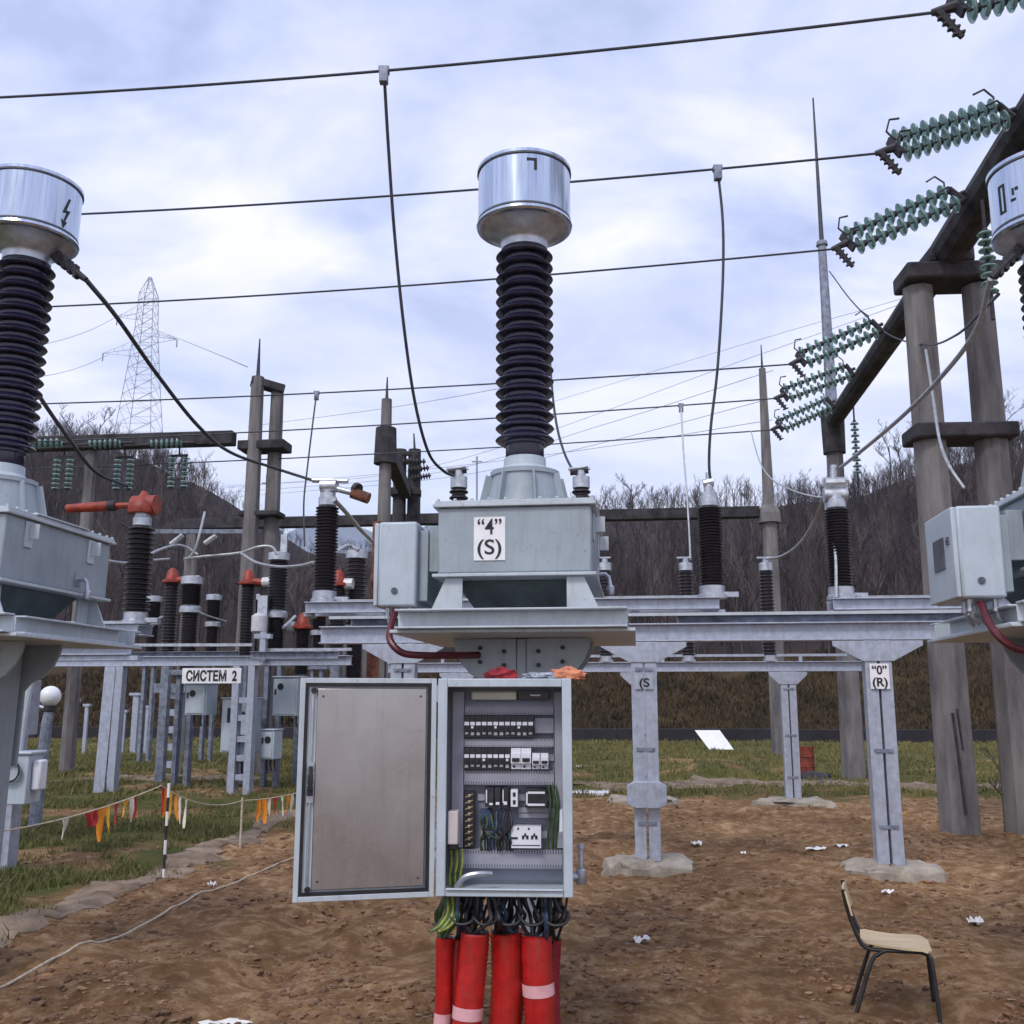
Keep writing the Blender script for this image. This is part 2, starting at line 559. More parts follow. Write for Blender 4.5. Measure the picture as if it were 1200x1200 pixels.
def hill(x, y):
    x = np.asarray(x, float); y = np.asarray(y, float)
    a = x / np.maximum(y, 1.0)
    row = np.interp(a, RID_X, RID_Y)
    v = (600 - row) / F_PX
    zr = 1.6 + (st + v * ct) / (ct - v * st) * RIDGE_D
    yy = y + 0.12 * x
    t = np.clip((yy - 43.0) / 9.0, 0, 1)
    low = 3.0 * t * t * (3 - 2 * t)
    t2 = np.clip((yy - 51.0) / (RIDGE_D - 51.0), 0, 1)
    up = (zr - 3.0) * (0.75 * t2 + 0.25 * t2 * t2 * (3 - 2 * t2))
    t3 = np.clip((yy - RIDGE_D) / 140.0, 0, 1)
    z = low + up - zr * 1.05 * t3 * t3 * (3 - 2 * t3)
    z += (noise2(x, y, 14, 3) - 0.5) * 2.2 * np.clip((yy - 52) / 40, 0, 1)
    z += (noise2(x, y, 2.2, 4) - 0.5) * 0.5 * t * (1 - 0.5 * t2)
    return z


# the trampled concrete strip (cover of a cable trench), left: image line
STRIP = [gr(-70, 1118), gr(0, 1092), gr(95, 1056), gr(190, 1022), gr(262, 988), gr(335, 958), gr(420, 925)]


def soil_mask(x, y):
    """1 = bare brown soil, 0 = grass"""
    x = np.asarray(x, float); y = np.asarray(y, float)
    sx = np.array([p.x for p in STRIP]); sy = np.array([p.y for p in STRIP])
    # soil lies right of the strip and nearer than about 15.8 m
    n = (noise2(x, y, 1.1, 1) - 0.5) * 1.0 + (noise2(x, y, 0.35, 2) - 0.5) * 0.7
    worn = np.clip((noise2(x, y, 1.9, 12) * 0.65 + noise2(x, y, 0.45, 13) * 0.35 - 0.60) * 9, 0, 0.85)      # trodden bare patches in the lawn
    side = x - np.interp(y, sy, sx) + n * 0.9
    m1 = np.clip(side / 0.5 + 0.5, 0, 1)
    lim = 18.4 - 0.12 * x
    m2 = np.clip((lim - y + n * 1.6) / 0.9 + 0.5, 0, 1)
    return np.maximum(m1 * m2, worn * (y < 30))


def bumps(x, y):
    r = np.hypot(x, y)
    s = soil_mask(x, y)
    z = (noise2(x, y, 0.8, 5) - 0.5) * 0.10 + (noise2(x, y, 0.26, 6) - 0.5) * 0.055 * (0.4 + 0.6 * s) + (noise2(x, y, 0.13, 7) - 0.5) * 0.045 * s
    z += -0.05 * s * np.exp(-(((x - 0.25 * y + 3.2 + 0.25 * np.sin(y * 0.9)) / 0.16) ** 2)) - 0.05 * s * np.exp(-(((x - 0.25 * y + 1.7 + 0.25 * np.sin(y * 0.9 + 0.3)) / 0.16) ** 2))     # wheel ruts
    z += -0.05 * s * np.clip(noise2(x, y, 0.38, 11) - 0.68, 0, 1) / 0.3      # footprints and hollows
    # a little spoil heap by the far strip
    cx, cy = MOUND.x, MOUND.y
    d = np.hypot((x - cx) / 1.5, (y - cy) / 0.8)
    z = z * np.clip((42 - y) / 20, 0.25, 1)
    return z + 0.38 * np.exp(-d * d * 1.6) * (0.75 + 0.5 * noise2(x, y, 0.3, 8))


MOUND = gr(835, 912)


def ground_z(x, y):
    return float(hill(x, y) + bumps(x, y))


def warp_axis(lo, hi, near, step, growth):
    """coordinates: fine within +-near, then growing steps"""
    xs = list(np.arange(near[0], near[1] + 1e-6, step))
    s, x = step, near[1]
    while x < hi:
        s = min(s * growth, 40); x += s; xs.append(x)
    s, x = step, near[0]; pre = []
    while x > lo:
        s = min(s * growth, 40); x -= s; pre.append(x)
    return np.array(pre[::-1] + xs)


def grid_mesh(name, xs, ys, zf, mats, kind='structure', masks=None):
    X, Y = np.meshgrid(xs, ys)
    Zv = zf(X, Y)
    nx, ny = len(xs), len(ys)
    co = np.stack([X, Y, Zv], -1).reshape(-1, 3)
    idx = np.arange(nx * ny).reshape(ny, nx)
    q = np.stack([idx[:-1, :-1], idx[:-1, 1:], idx[1:, 1:], idx[1:, :-1]], -1).reshape(-1, 4)
    me = bpy.data.meshes.new(name)
    me.vertices.add(len(co)); me.vertices.foreach_set('co', co.ravel())
    me.loops.add(q.size); me.loops.foreach_set('vertex_index', q.ravel().astype(np.int32))
    me.polygons.add(len(q)); me.polygons.foreach_set('loop_start', np.arange(0, q.size, 4, dtype=np.int32))
    me.polygons.foreach_set('use_smooth', np.ones(len(q), dtype=bool))
    if masks:
        for k, fn in masks.items():
            at_ = me.attributes.new(k, 'FLOAT', 'POINT')
            at_.data.foreach_set('value', fn(X, Y).astype(np.float32).ravel())
    me.update(); me.validate()
    for m in (mats if isinstance(mats, list) else [mats]):
        me.materials.append(m)
    o = bpy.data.objects.new(name, me)
    col.objects.link(o)
    if kind: o['kind'] = kind
    return o


# ground material: soil and grass by a mask, hill litter beyond
gm = bpy.data.materials.new('earth_and_grass')
gm.use_nodes = True
t = gm.node_tree; tn = t.nodes.new; tl = t.links.new
b = t.nodes['Principled BSDF']; b.inputs['Roughness'].default_value = 0.96; b.inputs['Specular IOR Level'].default_value = 0.2
tco = tn('ShaderNodeTexCoord')
def tnoise(sc_, det=8, rough=0.7, dist=0.0):
    n = tn('ShaderNodeTexNoise'); n.inputs['Scale'].default_value = sc_; n.inputs['Detail'].default_value = det
    n.inputs['Roughness'].default_value = rough; n.inputs['Distortion'].default_value = dist
    tl(tco.outputs['Object'], n.inputs['Vector']); return n
def tramp(n, stops):
    r = tn('ShaderNodeValToRGB'); el = r.color_ramp.elements
    el[0].position, el[0].color = stops[0][0], (*stops[0][1], 1)
    el[1].position, el[1].color = stops[-1][0], (*stops[-1][1], 1)
    for p_, c_ in stops[1:-1]:
        x_ = el.new(p_); x_.color = (*c_, 1)
    tl(n, r.inputs[0]); return r
def tmix(f, a, c, mode='MIX'):
    m_ = tn('ShaderNodeMix'); m_.data_type = 'RGBA'; m_.blend_type = mode
    if isinstance(f, float): m_.inputs[0].default_value = f
    else: tl(f, m_.inputs[0])
    tl(a, m_.inputs[6]); tl(c, m_.inputs[7]); return m_.outputs[2]
soilA = tramp(tnoise(0.9, 9, 0.72, 0.3).outputs[0], [(0.30, (0.105, 0.055, 0.024)), (0.5, (0.280, 0.155, 0.068)), (0.70, (0.46, 0.295, 0.15))])
soilB = tramp(tnoise(7.0, 9, 0.75).outputs[0], [(0.30, (0.052, 0.028, 0.013)), (0.48, (0.245, 0.134, 0.061)), (0.64, (0.62, 0.44, 0.265))])
soilC = tramp(tnoise(0.33, 5, 0.6, 0.6).outputs[0], [(0.34, (0.62, 0.58, 0.55)), (0.5, (1, 1, 1)), (0.66, (1.35, 1.35, 1.38))])
soil0 = tmix(0.55, soilA.outputs[0], soilB.outputs[0])
soil = tmix(1.0, soil0, soilC.outputs[0], 'MULTIPLY')
grassA = tramp(tnoise(1.3, 8, 0.7).outputs[0], [(0.30, (0.030, 0.042, 0.010)), (0.5, (0.115, 0.115, 0.022)), (0.70, (0.23, 0.185, 0.06))])
grassB = tramp(tnoise(14.0, 6, 0.7).outputs[0], [(0.3, (0.035, 0.045, 0.012)), (0.72, (0.12, 0.125, 0.042))])
grass = tmix(0.5, grassA.outputs[0], grassB.outputs[0])
att = tn('ShaderNodeAttribute'); att.attribute_name = 'soil'
c1 = tmix(att.outputs['Fac'], grass, soil)
slope = tramp(tnoise(0.45, 8, 0.75).outputs[0], [(0.32, (0.035, 0.023, 0.012)), (0.5, (0.058, 0.040, 0.019)), (0.70, (0.092, 0.070, 0.026))])
att2 = tn('ShaderNodeAttribute'); att2.attribute_name = 'bank'
c2 = tmix(att2.outputs['Fac'], c1, slope.outputs[0])
litter = tramp(tnoise(0.25, 8, 0.75).outputs[0], [(0.3, (0.030, 0.022, 0.022)), (0.72, (0.045, 0.032, 0.032))])
att3 = tn('ShaderNodeAttribute'); att3.attribute_name = 'forest'
c3 = tmix(att3.outputs['Fac'], c2, litter.outputs[0])
tl(c3, b.inputs['Base Color'])
nb = tnoise(22.0, 9, 0.8); bp = tn('ShaderNodeBump'); bp.inputs['Strength'].default_value = 0.9; bp.inputs['Distance'].default_value = 0.055
tl(nb.outputs[0], bp.inputs['Height']); tl(bp.outputs[0], b.inputs['Normal'])

xs = warp_axis(-420, 420, (-6.5, 6.5), 0.065, 1.035)
ys = warp_axis(-30, 600, (3.6, 15.0), 0.065, 1.022)
smooth01 = lambda v: np.clip(v, 0, 1)
grid_mesh('ground', xs, ys, lambda x, y: hill(x, y) + bumps(x, y), gm, masks={
    'soil': soil_mask,
    'bank': lambda x, y: smooth01((y + 0.12 * x - 41.5) / 2.5 + (noise2(x, y, 3, 9) - 0.5)),
    'forest': lambda x, y: smooth01((y + 0.12 * x - 53) / 5 + (noise2(x, y, 6, 10) - 0.5) * 1.5)})


# far mountains
def mtn(x, y):
    d = np.clip((y - 2500) / 1500, 0, 1)
    h = 560 * (0.45 + 0.9 * noise2(x, y, 900, 21) * 0.7 + 0.25 * noise2(x, y, 300, 22) + 0.08 * noise2(x, y, 90, 23))
    return -20 + h * d * (3 - 2 * d) * d * 1.35


grid_mesh('mountains', np.linspace(-4200, 3000, 150), np.linspace(2300, 5200, 60), mtn, M['mount'])


# concrete strips lying in the earth
def ribbon(name, pts, wid, zlift, m, seed, thick=0.05):
    pts = spline(pts, 34)
    vs, fs = [], []
    k = len(pts)
    for i, p in enumerate(pts):
        a = pts[max(0, i - 1)]; c = pts[min(k - 1, i + 1)]
        d = (c - a); d.z = 0; d.normalize(); s_ = Vector((-d.y, d.x, 0))
        for j, f in enumerate((-0.5, -0.2, 0.2, 0.5)):
            w_ = wid * f + ((float(noise2(p.x, p.y, 0.5, seed + j)) - 0.5) * 0.7 + (float(noise2(p.x, p.y, 0.11, seed + 5 + j)) - 0.5) * 0.35) * wid * (1.0 if j in (0, 3) else 0.25)
            q = p + s_ * w_
            z = ground_z(q.x, q.y) + (zlift if j in (1, 2) else zlift * 0.3)
            z += (float(noise2(q.x, q.y, 0.13, seed + 9)) - 0.5) * 0.035
            vs.append((q.x, q.y, z)); vs.append((q.x, q.y, z - thick - 0.06))
    fs = []
    for i in range(k - 1):
        o, o2 = i * 8, i * 8 + 8
        for j in range(3):
            fs.append((o + 2 * j, o + 2 * j + 2, o2 + 2 * j + 2, o2 + 2 * j))
        fs.append((o, o2, o2 + 1, o + 1)); fs.append((o + 6, o + 7, o2 + 7, o2 + 6))
    fs.append((0, 1, 3, 2)); fs.append((2, 3, 5, 4)); fs.append((4, 5, 7, 6))
    mb = MB(); mb.add(vs, fs)
    o = mb.build(name, m, smooth=50)
    return tag(o, kind='structure')


ribbon('path', STRIP, 0.46, 0.03, M['pathmat'], 31)
ribbon('path', [gr(640, 922), gr(760, 921), gr(880, 919), gr(1000, 921), gr(1130, 924), gr(1330, 930)], 1.0, 0.05, M['pathmat'], 35)
ribbon('path', [gr(-80, 918), gr(60, 915), gr(200, 912), gr(330, 912)], 0.8, 0.045, M['pathmat'], 39)

# low dark channel wall at the foot of the bank
mb = MB()
for i in range(24):
    x0 = -36 + 3.1 * i
    y0 = 42.2 - 0.12 * x0
    mb.bar((x0, y0, 0.22), (x0 + 3.06, y0 - 0.12 * 3.06, 0.22), 0.3, 0.5 + 0.02 * (i % 3))
tag(mb.build('channel_wall', M['ditch'], bevel=0.02), 'long low dark wall of a drainage channel at the foot of the wooded hill', 'wall')


# ================================================================== WOODS
def tree_segments(r, h, depth=4, spread=0.55, trunk_r=None, kids=(4, 6)):
    segs = []
    tr = trunk_r or h * 0.014

    def grow(p, d, ln, rad, lev):
        q = p
        n = 3 if lev == 0 else 2
        for i in range(n):
            d = (d + np.array([r.normal(0, 0.10), r.normal(0, 0.10), 0.05 if lev else 0.0]))
            d /= np.linalg.norm(d)
            q2 = q + d * ln / n
            segs.append((q, q2, rad * (1 - 0.35 * i / n), rad * (1 - 0.35 * (i + 1) / n), lev))
            if lev < depth:
                k = r.integers(*kids) if lev else r.integers(3, 5)
                for _ in range(max(1, int(k / n)) if (lev or i) else 0):
                    a = r.uniform(0, 6.283)
                    side = np.array([math.cos(a), math.sin(a), r.uniform(0.2, 0.9)])
                    nd = d * 0.6 + side * spread
                    nd /= np.linalg.norm(nd)
                    f = r.uniform(0.15, 1.0)
                    grow(q + (q2 - q) * f, nd, ln * r.uniform(0.42, 0.62), rad * 0.52, lev + 1)
            q = q2
    grow(np.array([0., 0., 0.]), np.array([0., 0., 1.]), h * 0.72, tr, 0)
    return segs


def prisms(segs, minr=0.0):
    P = np.array([s_[0] for s_ in segs]); Q = np.array([s_[1] for s_ in segs])
    r0 = np.maximum(np.array([s_[2] for s_ in segs]), minr); r1 = np.maximum(np.array([s_[3] for s_ in segs]), minr * 0.8)
    d = Q - P; d /= np.linalg.norm(d, axis=1)[:, None] + 1e-9
    ref = np.where(np.abs(d[:, 2:3]) < 0.9, np.array([[0, 0, 1.]]), np.array([[1., 0, 0]]))
    a = np.cross(d, ref); a /= np.linalg.norm(a, axis=1)[:, None] + 1e-9
    b_ = np.cross(d, a)
    vs = []
    for E_, rr in ((P, r0), (Q, r1)):
        for j in range(3):
            g = 2 * math.pi * j / 3
            vs.append(E_ + (a * math.cos(g) + b_ * math.sin(g)) * rr[:, None])
    V = np.stack(vs, 1)                                             # n,6,3
    base = np.arange(len(segs))[:, None] * 6
    F = np.concatenate([base + np.array([[j, (j + 1) % 3, 3 + (j + 1) % 3, 3 + j]]) for j in range(3)], 0)
    return V.reshape(-1, 3), F


def np_mesh(name, V, F, m, smooth=False):
    me = bpy.data.meshes.new(name)
    k = F.shape[1]
    me.vertices.add(len(V)); me.vertices.foreach_set('co', np.ascontiguousarray(V, dtype=np.float32).ravel())
    me.loops.add(F.size); me.loops.foreach_set('vertex_index', F.ravel().astype(np.int32))
    me.polygons.add(len(F)); me.polygons.foreach_set('loop_start', np.arange(0, F.size, k, dtype=np.int32))
    me.polygons.foreach_set('use_smooth', np.full(len(F), smooth))
    me.update(); me.validate()
    me.materials.append(m)
    return me


def np_obj(name, V, F, m, parent=None, loc=None):
    o = bpy.data.objects.new(name, np_mesh(name, V, F, m))
    col.objects.link(o)
    if parent: o.parent = parent
    if loc: o.location = loc
    return o


variants = []
for i in range(7):
    r_ = np.random.default_rng(100 + i)
    sg = tree_segments(r_, 5.5, depth=3, spread=0.5 + 0.04 * i, trunk_r=0.07)
    variants.append(prisms(sg, 0.016))
Vs, Fs, off, tones = [], [], 0, []
fr = np.random.default_rng(5)
cnt = 0
while cnt < 5600:
    y = 51.5 + 108 * fr.random() ** 1.25
    a = fr.uniform(-0.70, 0.70)
    if cnt > 3300: a = math.copysign(fr.uniform(0.28, 0.70), a); y = fr.uniform(95, 158)
    x = a * y
    if y + 0.12 * x < 52.5: continue
    v, f = variants[fr.integers(0, 7)]
    s_ = fr.uniform(0.55, 1.0) * (1.0 if y < 135 else 0.8) * (0.55 if -0.31 < a < -0.08 and y > 90 else 1.0) * (0.85 if cnt > 3300 else 1.0)
    g = fr.uniform(0, 6.283); cg, sg_ = math.cos(g), math.sin(g)
    vv = v * np.array([s_ * 0.85, s_ * 0.85, s_])
    vv = np.stack([vv[:, 0] * cg - vv[:, 1] * sg_ + x, vv[:, 0] * sg_ + vv[:, 1] * cg + y, vv[:, 2] + float(hill(x, y)) - 0.2], 1)
    Vs.append(vv); Fs.append(f + off); off += len(vv); cnt += 1
    tones.append(np.full(len(vv), fr.random()))
V_all = np.concatenate(Vs); F_all = np.concatenate(Fs)
wood = np_obj('woodland', V_all, F_all, M['wood_mass'])
ta_ = wood.data.attributes.new('tone', 'FLOAT', 'POINT'); ta_.data.foreach_set('value', np.concatenate(tones).astype(np.float32))
tag(wood, 'dark leafless woodland covering the hillside behind the yard', 'woodland', kind='stuff')


def bare_tree(px, Y, h, seed, label, spread=0.6, depth=4, minr=0.02):
    x = (px - 600) / F_PX * Y / 0.985
    z = ground_z(x, Y)
    root = empty('bare_tree', (x, Y, z - 0.1), label, 'tree', group='bare trees standing out against the sky')
    sg = tree_segments(np.random.default_rng(seed), h, depth=depth, spread=spread, trunk_r=h * 0.017)
    np_obj('trunk', *prisms([s_ for s_ in sg if s_[4] == 0], minr), M['bark'], root)
    np_obj('crown', *prisms([s_ for s_ in sg if s_[4] > 0], minr), M['twig'], root)


bare_tree(72, 126, 8.5, 11, 'broad bare tree on the ridge just right of the left transformer insulator', 0.75)
bare_tree(104, 128, 8.0, 12, 'bushy bare tree on the ridge at the foot of the far lattice pylon', 0.8)
bare_tree(735, 147, 6.5, 13, 'bare tree rising from the skyline right behind the grey transformer tank', 0.8)
bare_tree(772, 149, 4.5, 14, 'small bare tree on the skyline just left of the tallest dark post insulator', 0.8)
bare_tree(880, 149, 4.5, 15, 'low bare tree on the skyline left of the slim far pole', 0.8)
bare_tree(938, 148, 6.0, 16, 'bare tree on the skyline between the slim far pole and the lightning mast', 0.7)
bare_tree(1046, 140, 8.0, 17, 'spreading bare tree on the skyline left of the two thick concrete poles', 0.8)
bare_tree(1062, 138, 7.0, 18, 'bare tree touching the left one of the two thick concrete poles', 0.8)
bare_tree(1100, 128, 8.0, 19, 'bare tree seen between the two thick concrete poles', 0.75)
bare_tree(1188, 120, 9.5, 20, 'tall bare tree on the hill right of the two thick concrete poles', 0.75)

# grass: near-left lawn, and the far lawn with drier tufts
def blades(name, n, sampler, h0, h1, m, label, seed, wid=0.006, per=5):
    r_ = np.random.default_rng(seed)
    pts = sampler(r_, n)
    x = np.repeat(pts[:, 0], per) + r_.normal(0, 0.035, len(pts) * per)
    y = np.repeat(pts[:, 1], per) + r_.normal(0, 0.035, len(pts) * per)
    k = len(x)
    zb = hill(x, y) + bumps(x, y) - 0.01
    h = r_.uniform(h0, h1, k) * np.repeat(r_.uniform(0.5, 1.2, len(pts)), per)
    g = r_.uniform(0, 6.283, k)
    wv = wid * (0.6 + y / 12)
    lean = r_.uniform(0.1, 0.9, k) * h
    la = r_.uniform(0, 6.283, k)
    dxv, dyv = np.cos(g) * wv, np.sin(g) * wv
    A = np.stack([x - dxv, y - dyv, zb], 1); B = np.stack([x + dxv, y + dyv, zb], 1)
    C = np.stack([x + np.cos(la) * lean, y + np.sin(la) * lean, zb + h], 1)
    V = np.stack([A, B, C], 1).reshape(-1, 3)
    F = np.arange(3 * k).reshape(-1, 3)
    tag(np_obj(name, V, F, m), label, name.replace('_', ' '), kind='stuff')


def lawn(r_, n):
    o = []
    while len(o) < n:
        y = 6.5 + 24 * r_.random(n) ** 1.4
        x = r_.uniform(-0.66, 0.1, n) * y
        keep = (r_.random(n) > soil_mask(x, y) * 1.02) & (0.6 * noise2(x, y, 1.3, 55) + 0.5 * noise2(x, y, 0.5, 50) + 0.3 * noise2(x, y, 0.2, 51) > 0.68)
        o += list(np.stack([x, y], 1)[keep])
    return np.array(o[:n])


def farlawn(r_, n):
    o = []
    while len(o) < n:
        y = 17.5 + 26 * r_.random(n)
        x = r_.uniform(-0.5, 0.66, n) * y
        keep = (r_.random(n) > soil_mask(x, y) * 1.02) & (noise2(x, y, 1.1, 52) > 0.25) & (y + 0.12 * x < 42)
        o += list(np.stack([x, y], 1)[keep])
    return np.array(o[:n])


blades('grass', 26000, lawn, 0.03, 0.10, M['grassblade'], 'short green grass of the lawn on the left', 61)
blades('dry_grass', 16000, farlawn, 0.05, 0.15, M['drygrass'], 'dry yellow-green grass beyond the bare earth', 62, wid=0.007)


def bank(r_, n):
    y = r_.uniform(42.5, 54, n); x = r_.uniform(-0.6, 0.66, n) * y
    keep = (y + 0.12 * x > 42.6) & (noise2(x, y, 2.0, 53) > 0.12)
    return np.stack([x, y], 1)[keep]


blades('bank_weeds', 34000, bank, 0.10, 0.45, mat('bank_weed_blades', (0.105, 0.066, 0.032), 0.9, 0, 0.3, 0.5, c2=(0.040, 0.030, 0.013)), 'dry brown weeds on the bank below the wood', 63, wid=0.010)


def scatter(name, n, seed, smin, smax, m, label, flat, sampler):
    r_ = np.random.default_rng(seed)
    ico = bmesh.new(); bmesh.ops.create_icosphere(ico, subdivisions=1, radius=1)
    bv = np.array([v.co[:] for v in ico.verts]); bf = np.array([[v.index for v in f.verts] for f in ico.faces]); ico.free()
    pts = sampler(r_, n)
    Vs, Fs = [], []
    for i, (x, y) in enumerate(pts):
        s_ = smin + (smax - smin) * r_.random() ** 3
        v = bv * (1 + r_.normal(0, 0.18, (len(bv), 1))) * s_ * np.array([r_.uniform(0.7, 1.4), r_.uniform(0.7, 1.4), flat * r_.uniform(0.6, 1.2)])
        g = r_.uniform(0, 6.283); c_, s2 = math.cos(g), math.sin(g)
        v = np.stack([v[:, 0] * c_ - v[:, 1] * s2 + x, v[:, 0] * s2 + v[:, 1] * c_ + y, v[:, 2] + float(bumps(x, y)) + s_ * flat * 0.2], 1)
        Vs.append(v); Fs.append(bf + i * len(bv))
    tag(np_obj(name, np.concatenate(Vs), np.concatenate(Fs), m), label, name.replace('_', ' '), kind='stuff')


def soilpts(r_, n):
    o = []
    while len(o) < n:
        y = 3.8 + 13 * r_.random(n) ** 1.7
        x = r_.uniform(-0.6, 0.64, n) * y
        keep = (r_.random(n) < soil_mask(x, y)) & (noise2(x, y, 0.5, 54) > 0.4)
        o += list(np.stack([x, y], 1)[keep])
    return np.array(o[:n])


scatter('soil_clods', 15000, 71, 0.004, 0.032, M['clod'], 'loose crumbs and clods of brown soil', 0.7, soilpts)
scatter('dead_leaves', 2600, 72, 0.010, 0.032, M['leaflitter'], 'dead leaves and chips scattered on the soil', 0.12, soilpts)

# ================================================================== COMBINED TRANSFORMERS (three phases)
CT0 = Vector((0.08, 6.10, 0))


def hexagon_bolts(mb, pts, r=0.011, h=0.012):
    for (x, y, z) in pts:
        mb.lathe([(r, z), (r, z + h), (r * 0.6, z + h + 0.002)], 6, (x, y, 0))


def make_transformer():
    root = empty('instrument_transformer', CT0, None, 'transformer', -YA, 'three grey transformers with aluminium heads')
    # pedestal: column with four flared plates
    m = MB()
    m.box(-0.17, 0.17, -0.16, 0.16, 0.0, 1.94)
    po = [(-0.40, 1.955), (-0.395, 1.90), (-0.36, 1.82), (-0.30, 1.75), (-0.22, 1.71), (-0.18, 1.66), (-0.18, 1.2), (-0.03, 1.2), (-0.03, 1.955)]
    m.prism(po, -0.215, -0.195); m.prism([(-x, z) for x, z in po][::-1], -0.215, -0.195)
    m.prism(po, 0.195, 0.215); m.prism([(-x, z) for x, z in po][::-1], 0.195, 0.215)
    m.box(-0.028, 0.028, -0.205, -0.17, 1.1, 1.953)
    m.build('pedestal', M['paint'], root, bevel=0.004)
    m = MB()
    for sx in (-1, 1):
        for x, z in ((0.10, 1.80), (0.10, 1.88), (0.24, 1.82), (0.24, 1.90)):
            m = MB(); m.cyl((sx * x, -0.24, z), (sx * x, -0.2155, z), 0.013, 6)
            m.build('bolt', M['iron'], root)
    # platform of channels
    m = MB()
    for y, s_ in ((-0.68, 1), (0.72, -1)):
        m.chan((-0.62, y, 2.03), (0.62, y, 2.03), 0.10, 0.105, 0.011, s_)
    for x, s_ in ((-0.55, -1), (0.55, 1), (-0.2, 1), (0.2, -1)):
        m.chan((x, -0.575, 2.03), (x, 0.615, 2.03), 0.07, 0.10, 0.010, s_)
    m.box(-0.66, 0.66, -0.72, 0.76, 1.958, 1.976)
    m.build('platform', M['paint_lt'], root, bevel=0.003)
    # four feet
    for sx in (-1, 1):
        for sy in (-1, 1):
            f = MB()
            poly = [(0.29, 2.085), (0.47, 2.085), (0.385, 2.272), (0.29, 2.272)]
            if sx < 0: poly = [(-x, z) for x, z in poly][::-1]
            y = 0.60 if sy > 0 else -0.55
            f.prism(poly, y - 0.008, y + 0.008)
            f.box(sx * 0.36 - 0.075, sx * 0.36 + 0.075, min(y - sy * 0.01, y - sy * 0.16), max(y - sy * 0.01, y - sy * 0.16), 2.0845, 2.097)
            f.box(sx * 0.335 - 0.006, sx * 0.335 + 0.006, min(y - sy * 0.010, y - sy * 0.15), max(y - sy * 0.010, y - sy * 0.15), 2.098, 2.27)
            f.build('foot', M['paint_lt'], root, bevel=0.002)
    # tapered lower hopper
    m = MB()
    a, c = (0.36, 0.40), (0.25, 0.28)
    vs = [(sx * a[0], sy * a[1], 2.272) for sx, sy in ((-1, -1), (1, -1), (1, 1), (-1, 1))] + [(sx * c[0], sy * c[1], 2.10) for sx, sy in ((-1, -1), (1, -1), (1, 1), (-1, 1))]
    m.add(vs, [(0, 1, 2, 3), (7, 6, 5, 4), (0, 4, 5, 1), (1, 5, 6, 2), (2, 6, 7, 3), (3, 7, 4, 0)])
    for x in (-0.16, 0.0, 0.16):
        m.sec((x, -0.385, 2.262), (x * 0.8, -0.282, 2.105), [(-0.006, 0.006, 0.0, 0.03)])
    m.build('lower_tank', M['hopper'], root, bevel=0.004)  # the recess shade is put into its colour
    # tank
    m = MB()
    m.box(-0.43, 0.43, -0.57, 0.64, 2.293, 2.668)
    m.build('tank', M['paint'], root, bevel=0.012)
    m = MB()
    m.box(-0.457, 0.457, -0.595, 0.665, 2.274, 2.2925)
    m.build('lower_flange', M['paint_lt'], root, bevel=0.004)
    m = MB()
    m.box(-0.457, 0.457, -0.595, 0.665, 2.669, 2.688)
    m.box(-0.447, 0.447, -0.585, 0.655, 2.6885, 2.706)
    m.box(0.405, 0.46, -0.3, 0.3, 2.7065, 2.716)
    bt = [(-0.43 + 0.096 * i, 0.642 if sy > 0 else -0.572, 2.706) for i in range(10) for sy in (-1, 1)] + [(sx * 0.436, -0.48 + 0.095 * i, 2.706) for i in range(12) for sx in (-1, 1)]
    hexagon_bolts(m, bt)
    lid = m.build('tank_lid', M['paint_lt'], root, bevel=0.003)
    # lifting lug with holes and drain fittings on the right side
    m = MB()
    for y in (-0.34, 0.38):
        m = MB(); m.box(0.4305, 0.441, y - 0.04, y + 0.04, 2.50, 2.655); m.box(0.4415, 0.50, y - 0.006, y + 0.006, 2.55, 2.64)
        m.build('lifting_lug', M['paint_lt'], root, bevel=0.003)
    m = MB()
    m.tube([(0.436, 0.25, 2.38), (0.48, 0.25, 2.38), (0.50, 0.25, 2.36), (0.51, 0.25, 2.30)], 0.014, 10)
    m.lathe([(0.022, 2.25), (0.025, 2.26), (0.025, 2.30), (0.015, 2.31)], 10, (0.51, 0.25, 0))
    m.box(0.4305, 0.440, 0.21, 0.29, 2.34, 2.42)
    m.build('drain_valve', M['alu_dull'], root)
    # turret: ribbed cone, flange and neck
    m = MB()
    m.lathe([(0.275, 2.7065), (0.275, 2.735), (0.255, 2.738), (0.205, 2.945), (0.205, 2.955), (0.212, 2.956)], 32)
    m.lathe([(0.19, 2.9565), (0.215, 2.957), (0.215, 2.985), (0.19, 2.986)], 32)
    for k in range(8):
        g = 2 * math.pi * k / 8 + 0.32
        d = Vector((math.cos(g), math.sin(g), 0))
        m.sec(d * 0.262 + Z * 2.737, d * 0.211 + Z * 2.954, [(-0.005, 0.005, -0.008, 0.035)])
    m.build('turret', M['paint'], root)
    m = MB()
    m.lathe([(0.165, 2.987), (0.150, 3.0), (0.132, 3.02), (0.130, 3.075), (0.122, 3.08)], 28)
    m.build('neck', M['box_paint'], root)
    # insulator
    m = MB()
    m.lathe([(0.118, 3.0805), (0.120, 3.085), (0.120, 3.155), (0.128, 3.16)], 28)
    m.lathe(shed_prof(3.1605, 4.455, 0.140, 0.184, 17), 36)
    m.build('insulator', M['porc'], root)
    # head
    m = MB()
    m.lathe([(0.14, 4.4555), (0.150, 4.46), (0.150, 4.50), (0.16, 4.52), (0.23, 4.565), (0.275, 4.60), (0.285, 4.602)], 36)
    m.build('head_neck', M['alu_dull'], root)
    m = MB()
